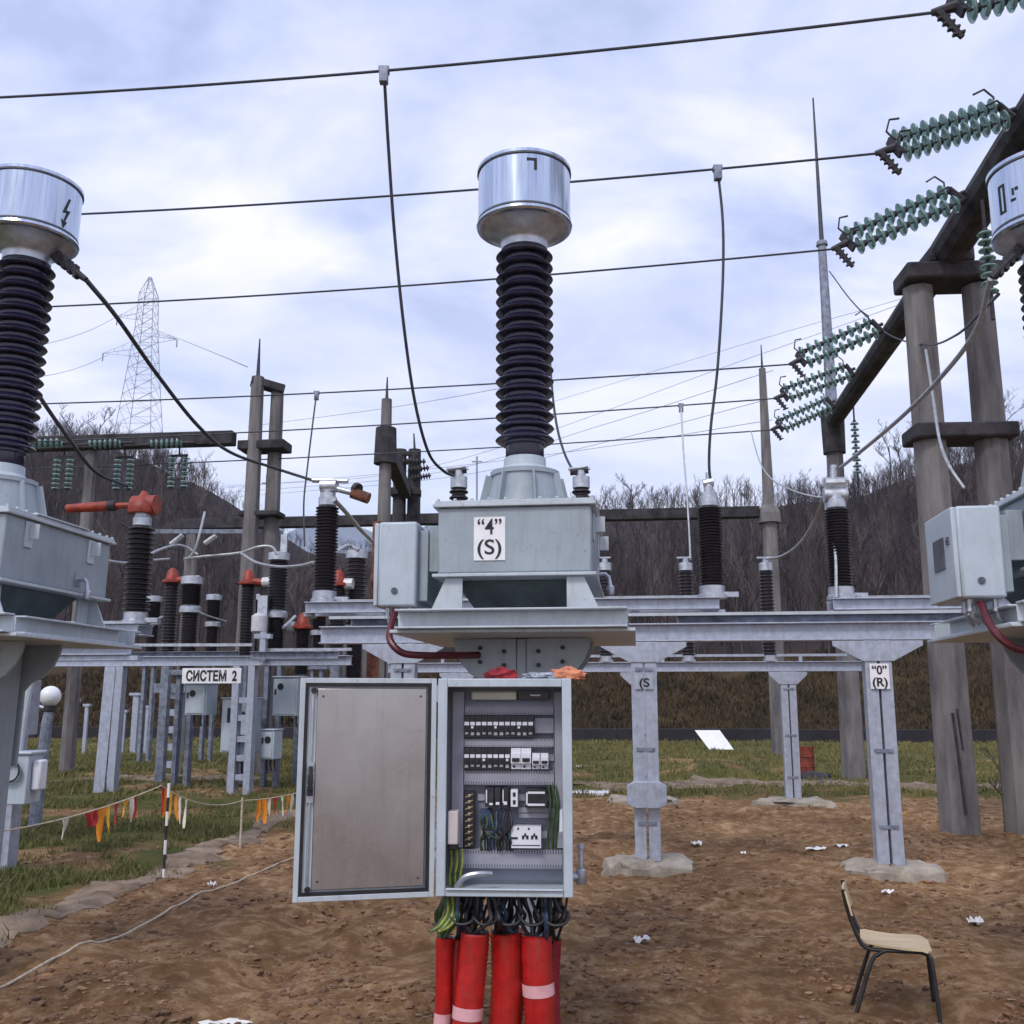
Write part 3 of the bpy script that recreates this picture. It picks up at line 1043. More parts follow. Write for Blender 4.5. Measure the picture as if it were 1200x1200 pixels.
    m.lathe([(0.285, 4.6025), (0.305, 4.606), (0.312, 4.62), (0.306, 4.64), (0.300, 4.645), (0.300, 4.99), (0.308, 4.995), (0.308, 5.015), (0.300, 5.02), (0.22, 5.045), (0.0, 5.055)], 48)
    head = m.build('head', M['alu'], root, smooth=28)
    m = MB()
    m.lathe([(0.3035, 4.647), (0.3045, 4.650), (0.3045, 4.656), (0.3035, 4.659)], 48); m.build('seam', M['ink_lbl'], head)
    m = MB(); m.lathe([(0.3075, 4.9825), (0.309, 4.984), (0.309, 4.990), (0.3075, 4.992)], 48)
    m.build('seam', M['ink_lbl'], head)
    # junction box on the left side
    m = MB()
    m.box(-0.80, -0.575, -0.46, 0.04, 2.125, 2.615)
    jb = m.build('junction_box', M['box_paint'], root, bevel=0.014)
    m = MB()
    m.box(-0.826, -0.8005, -0.455, 0.035, 2.13, 2.61)
    dr = m.build('door', M['box_paint'], jb, bevel=0.006)
    m = MB(); m.box(-0.832, -0.8265, -0.30, -0.11, 2.30, 2.47)
    m.build('window', M['ink_lbl'], dr)
    m = MB()
    m.box(-0.833, -0.8265, -0.395, -0.355, 2.42, 2.46); m.cyl((-0.838, -0.375, 2.44), (-0.833, -0.375, 2.44), 0.010, 8)
    m.build('latch', M['ink_lbl'], dr)
    m = MB(); m.cyl((-0.70, -0.468, 2.215), (-0.70, -0.4605, 2.215), 0.019, 14); m.box(-0.704, -0.696, -0.473, -0.4685, 2.203, 2.227)
    m.build('lock', M['ink_lbl'], jb)
    m = MB()
    m.box(-0.574, -0.52, -0.40, -0.02, 2.16, 2.57)
    m.box(-0.5195, -0.436, -0.38, -0.34, 2.33, 2.60); m.box(-0.5195, -0.436, -0.08, -0.04, 2.33, 2.60)
    m.build('bracket', M['paint'], root, bevel=0.004)
    m = MB()
    for i, (x, y) in enumerate(((-0.75, -0.40), (-0.68, -0.36), (-0.62, -0.40), (-0.74, -0.28), (-0.66, -0.26))):
        m.lathe([(0.020, 2.06), (0.020, 2.075), (0.015, 2.076), (0.017, 2.124)], 8, (x, y, 0))
        m.tube([(x, y, 2.065), (x + 0.01, y, 2.03), (x + 0.05, y + 0.03, 1.995)], 0.010, 6)
    m.build('cable_gland', M['alu_dull'], jb)
    m = MB()
    m.tube(spline([(-0.70, -0.42, 2.10), (-0.705, -0.5, 2.02), (-0.69, -0.58, 1.93), (-0.62, -0.60, 1.86), (-0.52, -0.56, 1.845), (-0.36, -0.40, 1.85), (-0.25, -0.22, 1.86)], 6), 0.020, 10)
    m.build('hose', M['maroon'], root)
    return root


T = make_transformer()


def head_px(root, lz=4.8):
    return pxof(root.matrix_basis @ Vector((0, 0, lz)))


TL = copy_tree(T); TL.location = (-3.32, 6.30, 0); TL.rotation_euler = (0, R(1.1), -R(6))
TR = copy_tree(T); TR.location = (3.2, 5.6, 0)


def lower_head(root, dz, drum):
    """a shorter insulator column and a taller drum on the outer transformers"""
    for c in root.children:
        n = c.name.split('.')[0]
        if n == 'insulator':
            k = (4.455 - 3.16 - dz) / (4.455 - 3.16); c.scale.z = k; c.location.z = 3.16 * (1 - k)
        elif n == 'head_neck': c.location.z = -dz
        elif n == 'head': c.scale.z = drum; c.location.z = 4.6025 * (1 - drum) - dz


lower_head(TL, 0.0, 1.0)
lower_head(TR, 0.29, 1.06)
tag(T, 'middle grey transformer with an aluminium drum head and a white plate lettered 4 (S)')
tag(TL, 'grey transformer cut off by the left edge, lightning mark on its aluminium drum head')
tag(TR, 'grey transformer cut off by the right edge, with a small window in its pale box')

# number plate on the middle tank
m = MB(); m.box(-0.225, -0.048, -0.576, -0.5705, 2.365, 2.61)
pl = m.build('number_plate', M['white'], T)
for body, sz, z in (('\u201c4\u201d', 0.125, 2.512), ('(S)', 0.118, 2.400)):
    shift(text_mb(body, sz, 0.0006, 0.0012, 0.135), -0.1365, -0.5775, z).build('lettering', M['ink'], pl, smooth=0)


def on_drum(root, ang, z0, shapes, r=0.3045):
    """flat marks laid on the drum; shapes are polygons (arc length, height)"""
    m_ = MB()
    for poly in shapes:
        k = len(poly)
        vs = []
        for rr in (r - 0.003, r + 0.0012):
            for (s_, z) in poly:
                a = ang + s_ / r
                vs.append((math.sin(a) * rr, -math.cos(a) * rr, z0 + z))
        fs = [tuple(range(k)), tuple(range(2 * k - 1, k - 1, -1))] + [(i, (i + 1) % k, (i + 1) % k + k, i + k) for i in range(k)]
        m_.add(vs, fs)
    h = [c for c in root.children if c.name.startswith('head') and not c.name.startswith('head_neck')][0]
    m_.build('mark', M['ink'], h, smooth=0)


def q4(x0, x1, z0, z1): return [(x0, z0), (x1, z0), (x1, z1), (x0, z1)]


on_drum(T, R(16), 4.90, [q4(-0.035, 0.03, 0.03, 0.048), q4(0.012, 0.03, -0.03, 0.0298)], r=0.3025)
on_drum(TL, R(75), 4.78, [[(0.012, 0.10), (-0.030, -0.012), (0.004, -0.004), (-0.016, -0.07), (-0.034, -0.06), (-0.012, -0.115), (0.012, -0.07), (-0.004, -0.066), (0.034, 0.02), (-0.002, 0.012), (0.028, 0.10)]], r=0.3025)
on_drum(TR, R(-68), 4.80, [q4(-0.034, -0.022, -0.085, 0.085), q4(0.002, 0.014, -0.085, 0.085), q4(-0.0218, 0.0018, 0.073, 0.085), q4(-0.0218, 0.0018, -0.085, -0.073)], r=0.3025)
on_drum(TR, R(-52), 4.80, [q4(-0.02, -0.008, -0.01, 0.03), q4(0.0, 0.018, 0.012, 0.03), q4(-0.03, 0.0, -0.045, -0.03)], r=0.3025)


# primary terminals under the drums of the outer two
def head_terminal(root, pts, fat=0.026):
    m_ = MB()
    m_.tube(pts, [fat * 0.7, fat * 1.15, fat * 1.15, fat * 0.75][:len(pts)], 10)
    p, q = Vector(pts[0]), Vector(pts[-1])
    d = (q - p)
    for i in range(4):
        c = p + d * (0.25 + 0.16 * i)
        m_.bar(c - Vector((0, 0, 0.045)), c + Vector((0, 0, 0.045)), 0.02, 0.05)
    m_.build('terminal', M['iron'], root)


LT_END = Vector((0.40, 0.05, 4.36)); RT_END = Vector((-0.37, -0.06, 4.05))
head_terminal(TL, [(0.14, 0.02, 4.56), (0.20, 0.03, 4.50), (0.30, 0.04, 4.43), LT_END])
head_terminal(TR, [(-0.14, -0.02, 4.27), (-0.20, -0.03, 4.21), (-0.29, -0.045, 4.13), RT_END])
for o in (T, TL, TR): bpy.context.view_layer.update()
TLM, TRM, TM = TL.matrix_world.copy(), TR.matrix_world.copy(), T.matrix_world.copy()

# ================================================================== CONTROL CABINET
CW, CH, CD = 0.59, 0.925, 0.24
CAB = Vector((-0.033, 4.60, 0.768))
cab = empty('control_cabinet', CAB, 'open grey control cabinet full of switchgear, door swung left, above red pipes', 'cabinet', R(-3))
hw = CW / 2
m = MB()
m.box(-hw, hw, CD - 0.012, CD, 0, CH)                                      # back
m.box(-hw, -hw + 0.012, 0.004, CD - 0.0125, 0, CH)                          # sides
m.box(hw - 0.012, hw, 0.004, CD - 0.0125, 0, CH)
m.box(-hw + 0.0125, hw - 0.0125, 0.004, CD - 0.0125, 0, 0.012)
m.box(-hw + 0.0125, hw - 0.0125, 0.004, CD - 0.0125, CH - 0.012, CH)
sh = m.build('shell', M['paint_lt'], cab, bevel=0.002)
m = MB()
rw = 0.038
m.box(-hw - 0.004, -hw + rw, -0.018, 0.0035, -0.004, CH + 0.004)
m.box(hw - rw, hw + 0.004, -0.018, 0.0035, -0.004, CH + 0.004)
m.box(-hw + rw + 0.0005, hw - rw - 0.0005, -0.0175, 0.003, CH - 0.034, CH + 0.0035)
m.box(-hw + rw + 0.0005, hw - rw - 0.0005, -0.0175, 0.003, -0.0035, 0.030)
m.box(-hw + rw + 0.002, hw - rw - 0.002, -0.030, -0.018, 0.024, 0.032)      # drip lip
m.build('frame', M['box_paint'], cab, bevel=0.004)
m = MB(); m.box(-hw + 0.03, hw - 0.03, 0.200, 0.208, 0.03, CH - 0.03)
m.build('mounting_plate', M['panel'], cab)


def cx(px): return (px - 590) * 0.00378 * 1.045
def cz(py): return (1048 - py) * 0.00372 * 1.0 + 0.0


def duct(x0, x1, y0, y1, horiz=True, yb=0.199, dep=0.055):
    m_ = MB()
    X0, X1, Z0, Z1 = cx(x0), cx(x1), cz(y1), cz(y0)
    m_.box(X0, X1, yb - dep, yb, Z0, Z1)
    # slot edges
    n = int((X1 - X0) / 0.012) if horiz else int((Z1 - Z0) / 0.012)
    m_.m = 1
    for i in range(n):
        if horiz:
            x = X0 + 0.006 + 0.012 * i
            m_.box(x, x + 0.004, yb - dep - 0.0015, yb - dep - 0.0002, Z0 + 0.001, Z0 + (Z1 - Z0) * 0.22)
            m_.box(x, x + 0.004, yb - dep - 0.0015, yb - dep - 0.0002, Z1 - (Z1 - Z0) * 0.22, Z1 - 0.001)
    m_.build('wiring_duct', [M['duct'], M['ink_lbl']], cab, bevel=0.0)


duct(541, 645, 829, 842)
duct(541, 645, 871, 881)
duct(541, 645, 909, 926)
duct(529, 654, 1002, 1024)
duct(527, 540, 814, 1000, False)
duct(646, 655, 814, 1000, False)
m = MB()
for (y0, y1, x0, x1) in ((850, 858, 541, 645), (890, 898, 541, 645), (938, 946, 556, 640), (982, 990, 560, 640)):
    m.box(cx(x0), cx(x1), 0.190, 0.1995, cz(y1), cz(y0))
m.build('rail', M['alu_dull'], cab)
m = MB(); m.box(cx(623), cx(645), 0.150, 0.1895, cz(864), cz(846))
m.build('cover_strip', M['duct'], cab)

MODW = (cx(622) - cx(541)) / 12


def breaker(x, py0, py1, white=False, wd=MODW, kind=0):
    m_ = MB()
    z0, z1 = cz(py1), cz(py0); h = z1 - z0
    g = wd - 0.0012
    m_.box(x, x + g, 0.130, 0.189, z0, z1)
    m_.box(x, x + g, 0.112, 0.1295, z0 + h * 0.28, z1 - h * 0.26)
    m_.m = 1
    if white:
        m_.box(x + g * 0.12, x + g * 0.88, 0.108, 0.1115, z0 + h * 0.36, z0 + h * 0.54)
        m_.box(x + g * 0.2, x + g * 0.45, 0.126, 0.1295, z0 + h * 0.08, z0 + h * 0.18)
        o = m_.build('circuit_breaker', [M['bwhite'], M['blk_plastic']], cab)
    else:
        m_.box(x + g * 0.10, x + g * 0.92, 0.1095, 0.1115, z0 + h * 0.56, z0 + h * 0.72)
        m_.box(x + g * 0.15, x + g * 0.75, 0.1265, 0.1295, z0 + h * (0.10 if kind else 0.14), z0 + h * 0.24)
        o = m_.build('circuit_breaker', [M['blk_plastic'], M['bwhite']], cab)
    t_ = MB(); t_.box(x + g * 0.3, x + g * 0.7, 0.098, 0.1075 if white else 0.1115, z0 + h * 0.42, z0 + h * 0.52)
    t_.build('toggle', M['blk_plastic'] if (white or kind != 2) else M['bwhite'], o)


for i in range(12):
    breaker(cx(541) + i * MODW, 843, 869, False, MODW, [0, 2, 1, 0][i % 4])
for i in range(8):
    breaker(cx(541) + i * MODW, 882, 908, False, MODW, [1, 0, 0, 2][i % 4])
for i in range(2):
    breaker(cx(595.5) + i * MODW * 1.75, 882, 907, True, MODW * 1.72)
for i in range(2):
    breaker(cx(620) + i * MODW * 1.45, 888, 907, True, MODW * 1.35)

# terminal strip on the lower left
m = MB()
m.box(cx(541), cx(553), 0.150, 0.199, cz(1000), cz(934))
m.m = 1
for i in range(9):
    z = cz(997 - i * 7.2)
    m.lathe([(0.007, -0.149), (0.007, -0.145), (0.004, -0.143)], 8, (cx(547), 0, z), Matrix.Rotation(R(-90), 3, 'X') @ Matrix.Scale(-1, 3, Vector((0, 0, 1))))
    m.bar((cx(542.5), 0.146, z - 0.006), (cx(551), 0.146, z + 0.008), 0.006, 0.004)
m.build('terminal_block', [M['blk_plastic'], M['brass']], cab)


def relay(x0, x1, y0, y1, body, marks, yd=0.105, name='relay'):
    m_ = MB()
    X0, X1, Z0, Z1 = cx(x0), cx(x1), cz(y1), cz(y0)
    m_.box(X0, X1, yd, 0.189, Z0, Z1)
    m_.m = 1
    for (a, b_, c_, d_) in marks:
        m_.box(X0 + (X1 - X0) * a, X0 + (X1 - X0) * b_, yd - 0.003, yd - 0.0004, Z0 + (Z1 - Z0) * c_, Z0 + (Z1 - Z0) * d_)
    return m_.build(name, [body, M['bwhite'] if body is M['blk_plastic'] else M['blk_plastic']], cab, bevel=0.0015)


relay(566, 576, 929, 951, M['blk_plastic'], [(0.1, 0.25, 0.2, 0.9), (0.5, 0.9, 0.08, 0.2)])
relay(577, 584, 929, 951, M['blk_plastic'], [(0.2, 0.8, 0.1, 0.25)])
relay(585, 593, 929, 951, M['blk_plastic'], [(0.15, 0.3, 0.2, 0.9), (0.3, 0.8, 0.1, 0.28)])
relay(595.5, 603.5, 931, 951, M['bwhite'], [(0.3, 0.7, 0.15, 0.4), (0.3, 0.7, 0.6, 0.85)])
relay(612, 637, 930, 952, M['blk_plastic'], [(0.12, 0.9, 0.74, 0.86), (0.12, 0.9, 0.1, 0.22), (0.04, 0.115, 0.15, 0.8)], name='socket_outlet')
relay(596, 630, 974, 999, M['bwhite'], [(0.0, 0.22, 0.42, 0.52), (0.36, 0.44, 0.42, 0.6), (0.44, 0.50, 0.55, 0.7), (0.50, 0.58, 0.42, 0.6), (0.66, 0.74, 0.42, 0.6), (0.74, 0.80, 0.55, 0.7), (0.80, 0.88, 0.42, 0.6), (0.2, 0.26, 0.86, 0.96), (0.56, 0.62, 0.86, 0.96), (0.04, 0.96, 0.12, 0.16)], name='contactor')
relay(604, 645, 953, 965, M['duct'], [(0.02, 0.98, 0.45, 0.5)], 0.150, 'wiring_duct')
relay(560, 572, 955, 975, M['bluecable'], [(0.2, 0.8, 0.2, 0.3)], 0.12)
# lamp at the top, heater at the left, paper at the right
m = MB(); m.box(cx(548), cx(602), 0.150, 0.199, cz(824), cz(813))
m.build('lamp', M['lime'], cab, bevel=0.008)
m = MB(); m.box(cx(604), cx(640), 0.140, 0.199, cz(823), cz(812)); m.m = 1; m.box(cx(618), cx(630), 0.137, 0.1395, cz(819), cz(817))
m.build('lamp_holder', [M['blk_plastic'], M['bwhite']], cab, bevel=0.004)
m = MB(); m.box(-hw + 0.042, -hw + 0.088, 0.012, 0.10, cz(992), cz(954))
m.m = 1; m.box(-hw + 0.046, -hw + 0.084, 0.02, 0.09, cz(998), cz(992.3))
m.build('heater', [M['beige'], M['blk_plastic']], cab, bevel=0.004)
m = MB(); m.add([(hw - 0.055, 0.03, cz(978)), (hw - 0.040, 0.012, cz(976)), (hw - 0.040, 0.012, cz(950)), (hw - 0.052, 0.03, cz(952)), (hw - 0.054, 0.034, cz(978)), (hw - 0.039, 0.016, cz(976)), (hw - 0.039, 0.016, cz(950)), (hw - 0.051, 0.034, cz(952))],
               [(0, 1, 2, 3), (7, 6, 5, 4), (0, 4, 5, 1), (1, 5, 6, 2), (2, 6, 7, 3), (3, 7, 4, 0)])
m.build('paper_card', M['bwhite'], cab)


# cables inside
def cable(pts, r, mt, name='cable', n=7):
    m_ = MB(); m_.tube(spline(pts, 6), r, n); m_.build(name, mt, cab)


crng = random.Random(3)
for i in range(16):
    x = cx(562 + 34 * i / 15 + crng.uniform(-2, 2)); x2 = cx(560 + crng.uniform(0, 38))
    zt = cz(crng.uniform(950, 962))
    cable([(x, 0.13, zt), (x + crng.uniform(-.02, .02), 0.10 + crng.uniform(-.02, .02), cz(975)), (x2, 0.11 + crng.uniform(-.02, .02), cz(990)), (x2, 0.145, cz(1003))], crng.uniform(0.003, 0.006), M[crng.choice(['black', 'black', 'bluecable', 'greencable'])])
for i in range(5):
    x = -hw + 0.05 + 0.012 * i
    cable([(x, 0.10, cz(1000)), (x + 0.005, 0.08, cz(1015)), (x - 0.004, 0.09, cz(1030)), (x, 0.10, 0.005)], 0.005, M['greencable' if i % 2 else 'yellowcable'])
cable([(cx(535), 0.05, cz(1042)), (cx(545), 0.04, cz(1030)), (cx(560), 0.04, cz(1026)), (cx(575), 0.06, cz(1027))], 0.013, M['alu_dull'])
for px in (638, 643, 647):
    cable([(cx(px), 0.15, cz(925)), (cx(px) + 0.01, 0.13, cz(950)), (cx(px), 0.14, cz(985)), (cx(px), 0.15, cz(1003))], 0.006, M['greencable'])

# cables below the floor plate, dropping into the pipes
PIPES = [(521, 0.039, 0.0, 1098), (537, 0.040, 0.06, 1100), (557, 0.066, -0.02, 1092), (594, 0.077, 0.03, 1091), (629, 0.069, -0.03, 1096), (648, 0.042, 0.07, 1100)]


def pipe_top(px, dy_, py):
    return at(px, py, 4.74 + dy_)


inv = Matrix.Translation(CAB) @ Matrix.Rotation(R(-3), 4, 'Z')
inv = inv.inverted()
for i in range(62):
    pi = crng.choice([0, 1, 2, 2, 3, 3, 3, 4, 4, 4, 5])
    px, r, dy_, py = PIPES[pi]
    e_ = inv @ pipe_top(px, dy_, py + 14)
    x0 = min(max(e_.x + crng.uniform(-0.09, 0.09), -hw + 0.03), hw - 0.02)
    y0 = 0.06 + crng.random() * 0.14
    bul = crng.uniform(-0.05, 0.05)
    mt = M['greencable'] if pi == 0 else M[crng.choice(['black', 'black', 'black', 'iron', 'bluecable'])]
    cable([(x0, y0, -0.001), (x0 + bul * 0.5, y0 - 0.01, -0.06), (x0 + bul, y0 + crng.uniform(-.05, .03), -0.11), (e_.x + crng.uniform(-r, r) * 0.6, e_.y + crng.uniform(-r, r) * 0.6, e_.z + 0.03), (e_.x, e_.y, e_.z - 0.04)], crng.uniform(0.006, 0.011), mt)
for i in range(5):      # loose loops and ties
    x0 = cx(528 + 26 * i); x1 = x0 + 0.11
    cable([(x0, 0.05, -0.10), (x0 + 0.04, 0.03, -0.125), (x1 - 0.02, 0.03, -0.12), (x1, 0.05, -0.10)], 0.007, M['black'])
for i in range(6):      # stray green-yellow ends on the left
    x0 = -hw + 0.02 + 0.012 * i
    cable([(x0, 0.09, -0.001), (x0 + 0.01, 0.06, -0.08), (x0 - 0.02, 0.03, -0.13), (x0 - 0.05 - 0.01 * i % 0.03, 0.02, -0.155)], 0.006, M['yellowcable' if i % 2 else 'greencable'])
for i in range(14):
    x0 = cx(526) + (cx(650) - cx(526)) * i / 13
    m = MB(); m.lathe([(0.013, -0.035), (0.013, -0.022), (0.010, -0.021), (0.012, -0.0045)], 8, (x0, 0.10 + 0.05 * (i % 2), 0))
    m.build('cable_gland', M['blk_plastic'], cab)
# socket on the right cheek
m = MB(); m.tube([(hw + 0.004, 0.12, cz(1032)), (hw + 0.03, 0.12, cz(1032)), (hw + 0.05, 0.12, cz(1030))], 0.020, 12)
m.lathe([(0.022, cz(1040)), (0.024, cz(1038)), (0.024, cz(1024)), (0.012, cz(1022)), (0.012, cz(1000)), (0.018, cz(999)), (0.018, cz(994))], 12, (hw + 0.040, 0.12, 0))
m.build('valve', M['alu_dull'], cab)
m = MB()
for z in (0.20, CH - 0.10):
    m.lathe([(0.009, z), (0.009, z + 0.075)], 10, (-hw - 0.012, -0.012, 0))
m.build('hinge', M['alu_dull'], cab)

for z in (0.18, 0.72):                       # arms that carry the cabinet from the transformer column
    for x in (-0.08, 0.16):
        m = MB(); m.box(x - 0.02, x + 0.02, CD + 0.0005, 1.17, z - 0.025, z + 0.025); m.build('support_arm', M['galv'], cab)

# door, hinged at the left edge, standing open
door = MB()
DW, DZ0, DZ1 = 0.600, -0.004, CH + 0.004
door.box(-DW, 0, 0.014, 0.018, DZ0, DZ1)
for (a, b_, c_, d_) in ((-DW, -DW + 0.022, DZ0, DZ1), (-0.022, 0, DZ0, DZ1), (-DW + 0.0225, -0.0225, DZ0, DZ0 + 0.022), (-DW + 0.0225, -0.0225, DZ1 - 0.022, DZ1)):
    door.box(a, b_, -0.010, 0.0135, c_, d_)
dro = door.build('door', M['paint_lt'], cab, bevel=0.002)
dro.location = (-hw - 0.012, -0.014, 0)
dro.rotation_euler = (0, 0, R(16))
m = MB()
for (a, b_, c_, d_) in ((-DW + 0.023, -DW + 0.036, DZ0 + 0.023, DZ1 - 0.023), (-0.036, -0.023, DZ0 + 0.023, DZ1 - 0.023), (-DW + 0.0365, -0.0365, DZ0 + 0.023, DZ0 + 0.036), (-DW + 0.0365, -0.0365, DZ1 - 0.036, DZ1 - 0.023)):
    m.box(a, b_, -0.006, 0.0135, c_, d_)
m.build('gasket', M['black'], dro)
m = MB(); m.box(-DW + 0.075, -0.044, 0.000, 0.012, DZ0 + 0.045, DZ1 - 0.045)
m.build('inner_sheet', M['door_in'], dro, bevel=0.003)
m = MB(); m.box(-DW + 0.037, -DW + 0.074, 0.004, 0.0125, DZ0 + 0.037, DZ1 - 0.037)
m.build('edge_strip', M['paint_lt'], dro)
m = MB()
m.cyl((-DW + 0.056, -0.004, 0.05), (-DW + 0.056, -0.004, 0.86), 0.005, 8)
m.box(-DW + 0.042, -DW + 0.070, -0.012, -0.0005, 0.40, 0.44); m.box(-DW + 0.042, -DW + 0.070, -0.012, -0.0005, 0.54, 0.57)
m.build('lock_rod', M['alu_dull'], dro)
m = MB()
m.box(-DW + 0.043, -DW + 0.069, -0.026, -0.0125, 0.43, 0.47); m.box(-DW + 0.047, -DW + 0.065, -0.040, -0.0265, 0.455, 0.555); m.box(-DW + 0.044, -DW + 0.068, -0.022, -0.0125, 0.475, 0.52)
m.build('handle', M['iron'], dro, bevel=0.003)
for z in (0.045, 0.875):
    m = MB(); m.cyl((-DW + 0.060, -0.014, z), (-DW + 0.060, 0.0035, z), 0.013, 12); m.build('roller', M['black'], dro)
m = MB()
for x, z in ((-0.07, 0.075), (-0.07, 0.85), (-DW + 0.10, 0.85), (-DW + 0.10, 0.075)):
    m.cyl((x, -0.003, z), (x, -0.0003, z), 0.005, 8)
m.build('screw', M['iron'], dro)
m = MB()
for i in range(5):
    m.box(-0.32 + 0.012 * i, -0.313 + 0.012 * i, -0.0016, -0.0003, 0.745, 0.752)
m.build('stamp', M['alu_dull'], dro)

# ------------------------------------------------------------------ red pipes
PL = ['double thin red pipe at the left end of the row under the cabinet', 'thin red pipe second from the left under the cabinet',
      'thick red pipe with a pale tape band just left of the widest pipe', 'widest bright red ribbed pipe under the middle of the cabinet',
      'thick red pipe with a pale tape band just right of the widest pipe', 'thin dark red pipe at the right end of the row under the cabinet']
PL[0] = 'thin red pipe with a pale tape band, leftmost under the cabinet'
for i, (px, r, dy_, py) in enumerate(PIPES):
    top = pipe_top(px, dy_, py)
    bx = at(px - 5 + (px - 590) * 0.10, 1205, 4.74 + dy_)
    root = empty('corrugated_pipe', (bx.x, bx.y, -0.05), PL[i], 'pipe', 0, 'red cable pipes under the cabinet', world=True)
    n = int((top.z + 0.05) / 0.010)
    pts, rs = [], []
    for k in range(n + 1):
        f = k / n
        p = Vector((bx.x, bx.y, -0.05)).lerp(top, f)
        p.x += 0.013 * math.sin(f * 4.1 + i * 1.7) - 0.013 * math.sin(4.1 + i * 1.7) * f; p.y += 0.01 * math.sin(f * 4 + i * 2) - 0.01 * math.sin(4 + i * 2) * f
        pts.append(p); rs.append(r if k % 2 else r * 0.935)
    m = MB(); m.tube(pts, rs, 22); m.build('pipe', M['red_dk'] if i == 5 else M['red'], root, smooth=60)
    m = MB(); m.tube([top + Z * 0.0005, top + Z * 0.002], r * 0.9, 16); m.build('pipe_mouth', M['black'], root)
    tf = {0: 0.42, 2: 0.46, 4: 0.62}.get(i)
    if tf:
        k0 = int(n * tf)
        m = MB(); m.tube(pts[k0:k0 + 6], r * 1.02, 22, cap=False); m.build('tape_band', M['tape'], root)

# cloths on top of the cabinet
def cloth(name, c, sx, sy, sz, m_, label, seed, cat='cloth'):
    b_ = bmesh.new(); bmesh.ops.create_icosphere(b_, subdivisions=4, radius=1)
    mb_ = MB()
    r_ = random.Random(seed)
    o = [r_.uniform(0, 20) for _ in range(3)]
    from mathutils import noise as mn
    vs = []
    for v in b_.verts:
        p = v.co.copy()
        d = mn.fractal(Vector((p.x * 1.6 + o[0], p.y * 1.6 + o[1], p.z * 2.2 + o[2])), 0.8, 2.1, 4)
        d2 = abs(mn.noise(Vector((p.x * 3.5 + o[1], p.y * 2.5 + o[2], p.z * 3 + o[0]))))
        p *= 1 + 0.35 * d + 0.35 * (0.3 - d2)
        z = max(p.z, -0.35) * sz
        vs.append((p.x * sx, p.y * sy, z + 0.35 * sz))
    mb_.add(vs, [tuple(v.index for v in f.verts) for f in b_.faces]); b_.free()
    ob = mb_.build(name, m_, loc=c, smooth=70)
    tag(ob, label, cat)
    return ob


top = CAB.z + CH + 0.004
cloth('cloth', Vector((-0.05, 4.70, top)), 0.075, 0.06, 0.035, M['redcloth'], 'crumpled dark red cloth lying on top of the open cabinet', 4)
cloth('cloth', Vector((0.25, 4.74, top)), 0.085, 0.06, 0.04, M['orange'], 'crumpled orange cloth lying on the right end of the top of the open cabinet', 9)
cloth('glove', Vector((0.13, 4.71, top)), 0.085, 0.06, 0.022, M['alu_dull'], 'grey glove lying between the red and the orange cloth on the cabinet top', 12, 'glove')

# ================================================================== STEEL SUPPORT FRAMES
def foundation(p, s_, label, seed, h=0.10, name='foundation'):
    r_ = random.Random(seed)
    n = 22
    vs = []
    for lev, (k, z) in enumerate(((1.08, -0.12), (1.0, h * 0.6), (0.86, h), (0.25, h * 1.05))):
        for i in range(n):
            g = 2 * math.pi * i / n
            q = 1 / max(abs(math.cos(g)), abs(math.sin(g))) ** 0.75
            rr = s_ * k * q * (1 + (0 if lev == 3 else r_.uniform(-0.17, 0.17)))
            vs.append((rr * math.cos(g), rr * 0.85 * math.sin(g), z + r_.uniform(-0.03, 0.02)))
    fs = []
    for l in range(3):
        for i in range(n):
            j = (i + 1) % n
            fs.append((l * n + i, l * n + j, l * n + n + j, l * n + n + i))
    fs.append(tuple(range(n - 1, -1, -1))); fs.append(tuple(3 * n + i for i in range(n)))
    mb_ = MB(); mb_.add(vs, fs)
    return tag(mb_.build(name, M['foundation'], loc=p, smooth=25), label, 'foundation', 'concrete footings of the steel posts')


def twin_post(mb_, base, top_z, wd=0.25, dp=0.16, gap=0.022, ex=EX, ey=EY):
    """two channels back to back with a slot between and batten plates"""
    b_ = Vector(base)
    hwid = (wd - gap) / 2
    for s_ in (-1, 1):
        c = b_ + ex * s_ * (gap / 2 + hwid / 2)
        a = Vector((c.x, c.y, b_.z)); e_ = Vector((c.x, c.y, top_z))
        mb_.sec(a, e_, [(-hwid / 2, hwid / 2, -dp / 2, dp / 2)], up=ey)


def plate(mb_, c, poly, th, ex=EX, ey=EY):
    """polygon in the (ex, z) plane at world point c"""
    k = len(poly)
    vs = []
    for o in (-th / 2, th / 2):
        for (x, z) in poly:
            vs.append(c + ex * x + ey * o + Z * z)
    fs = [tuple(range(k)), tuple(range(2 * k - 1, k - 1, -1))] + [((i + 1) % k, i, i + k, (i + 1) % k + k) for i in range(k)]
    mb_.add(vs, fs)


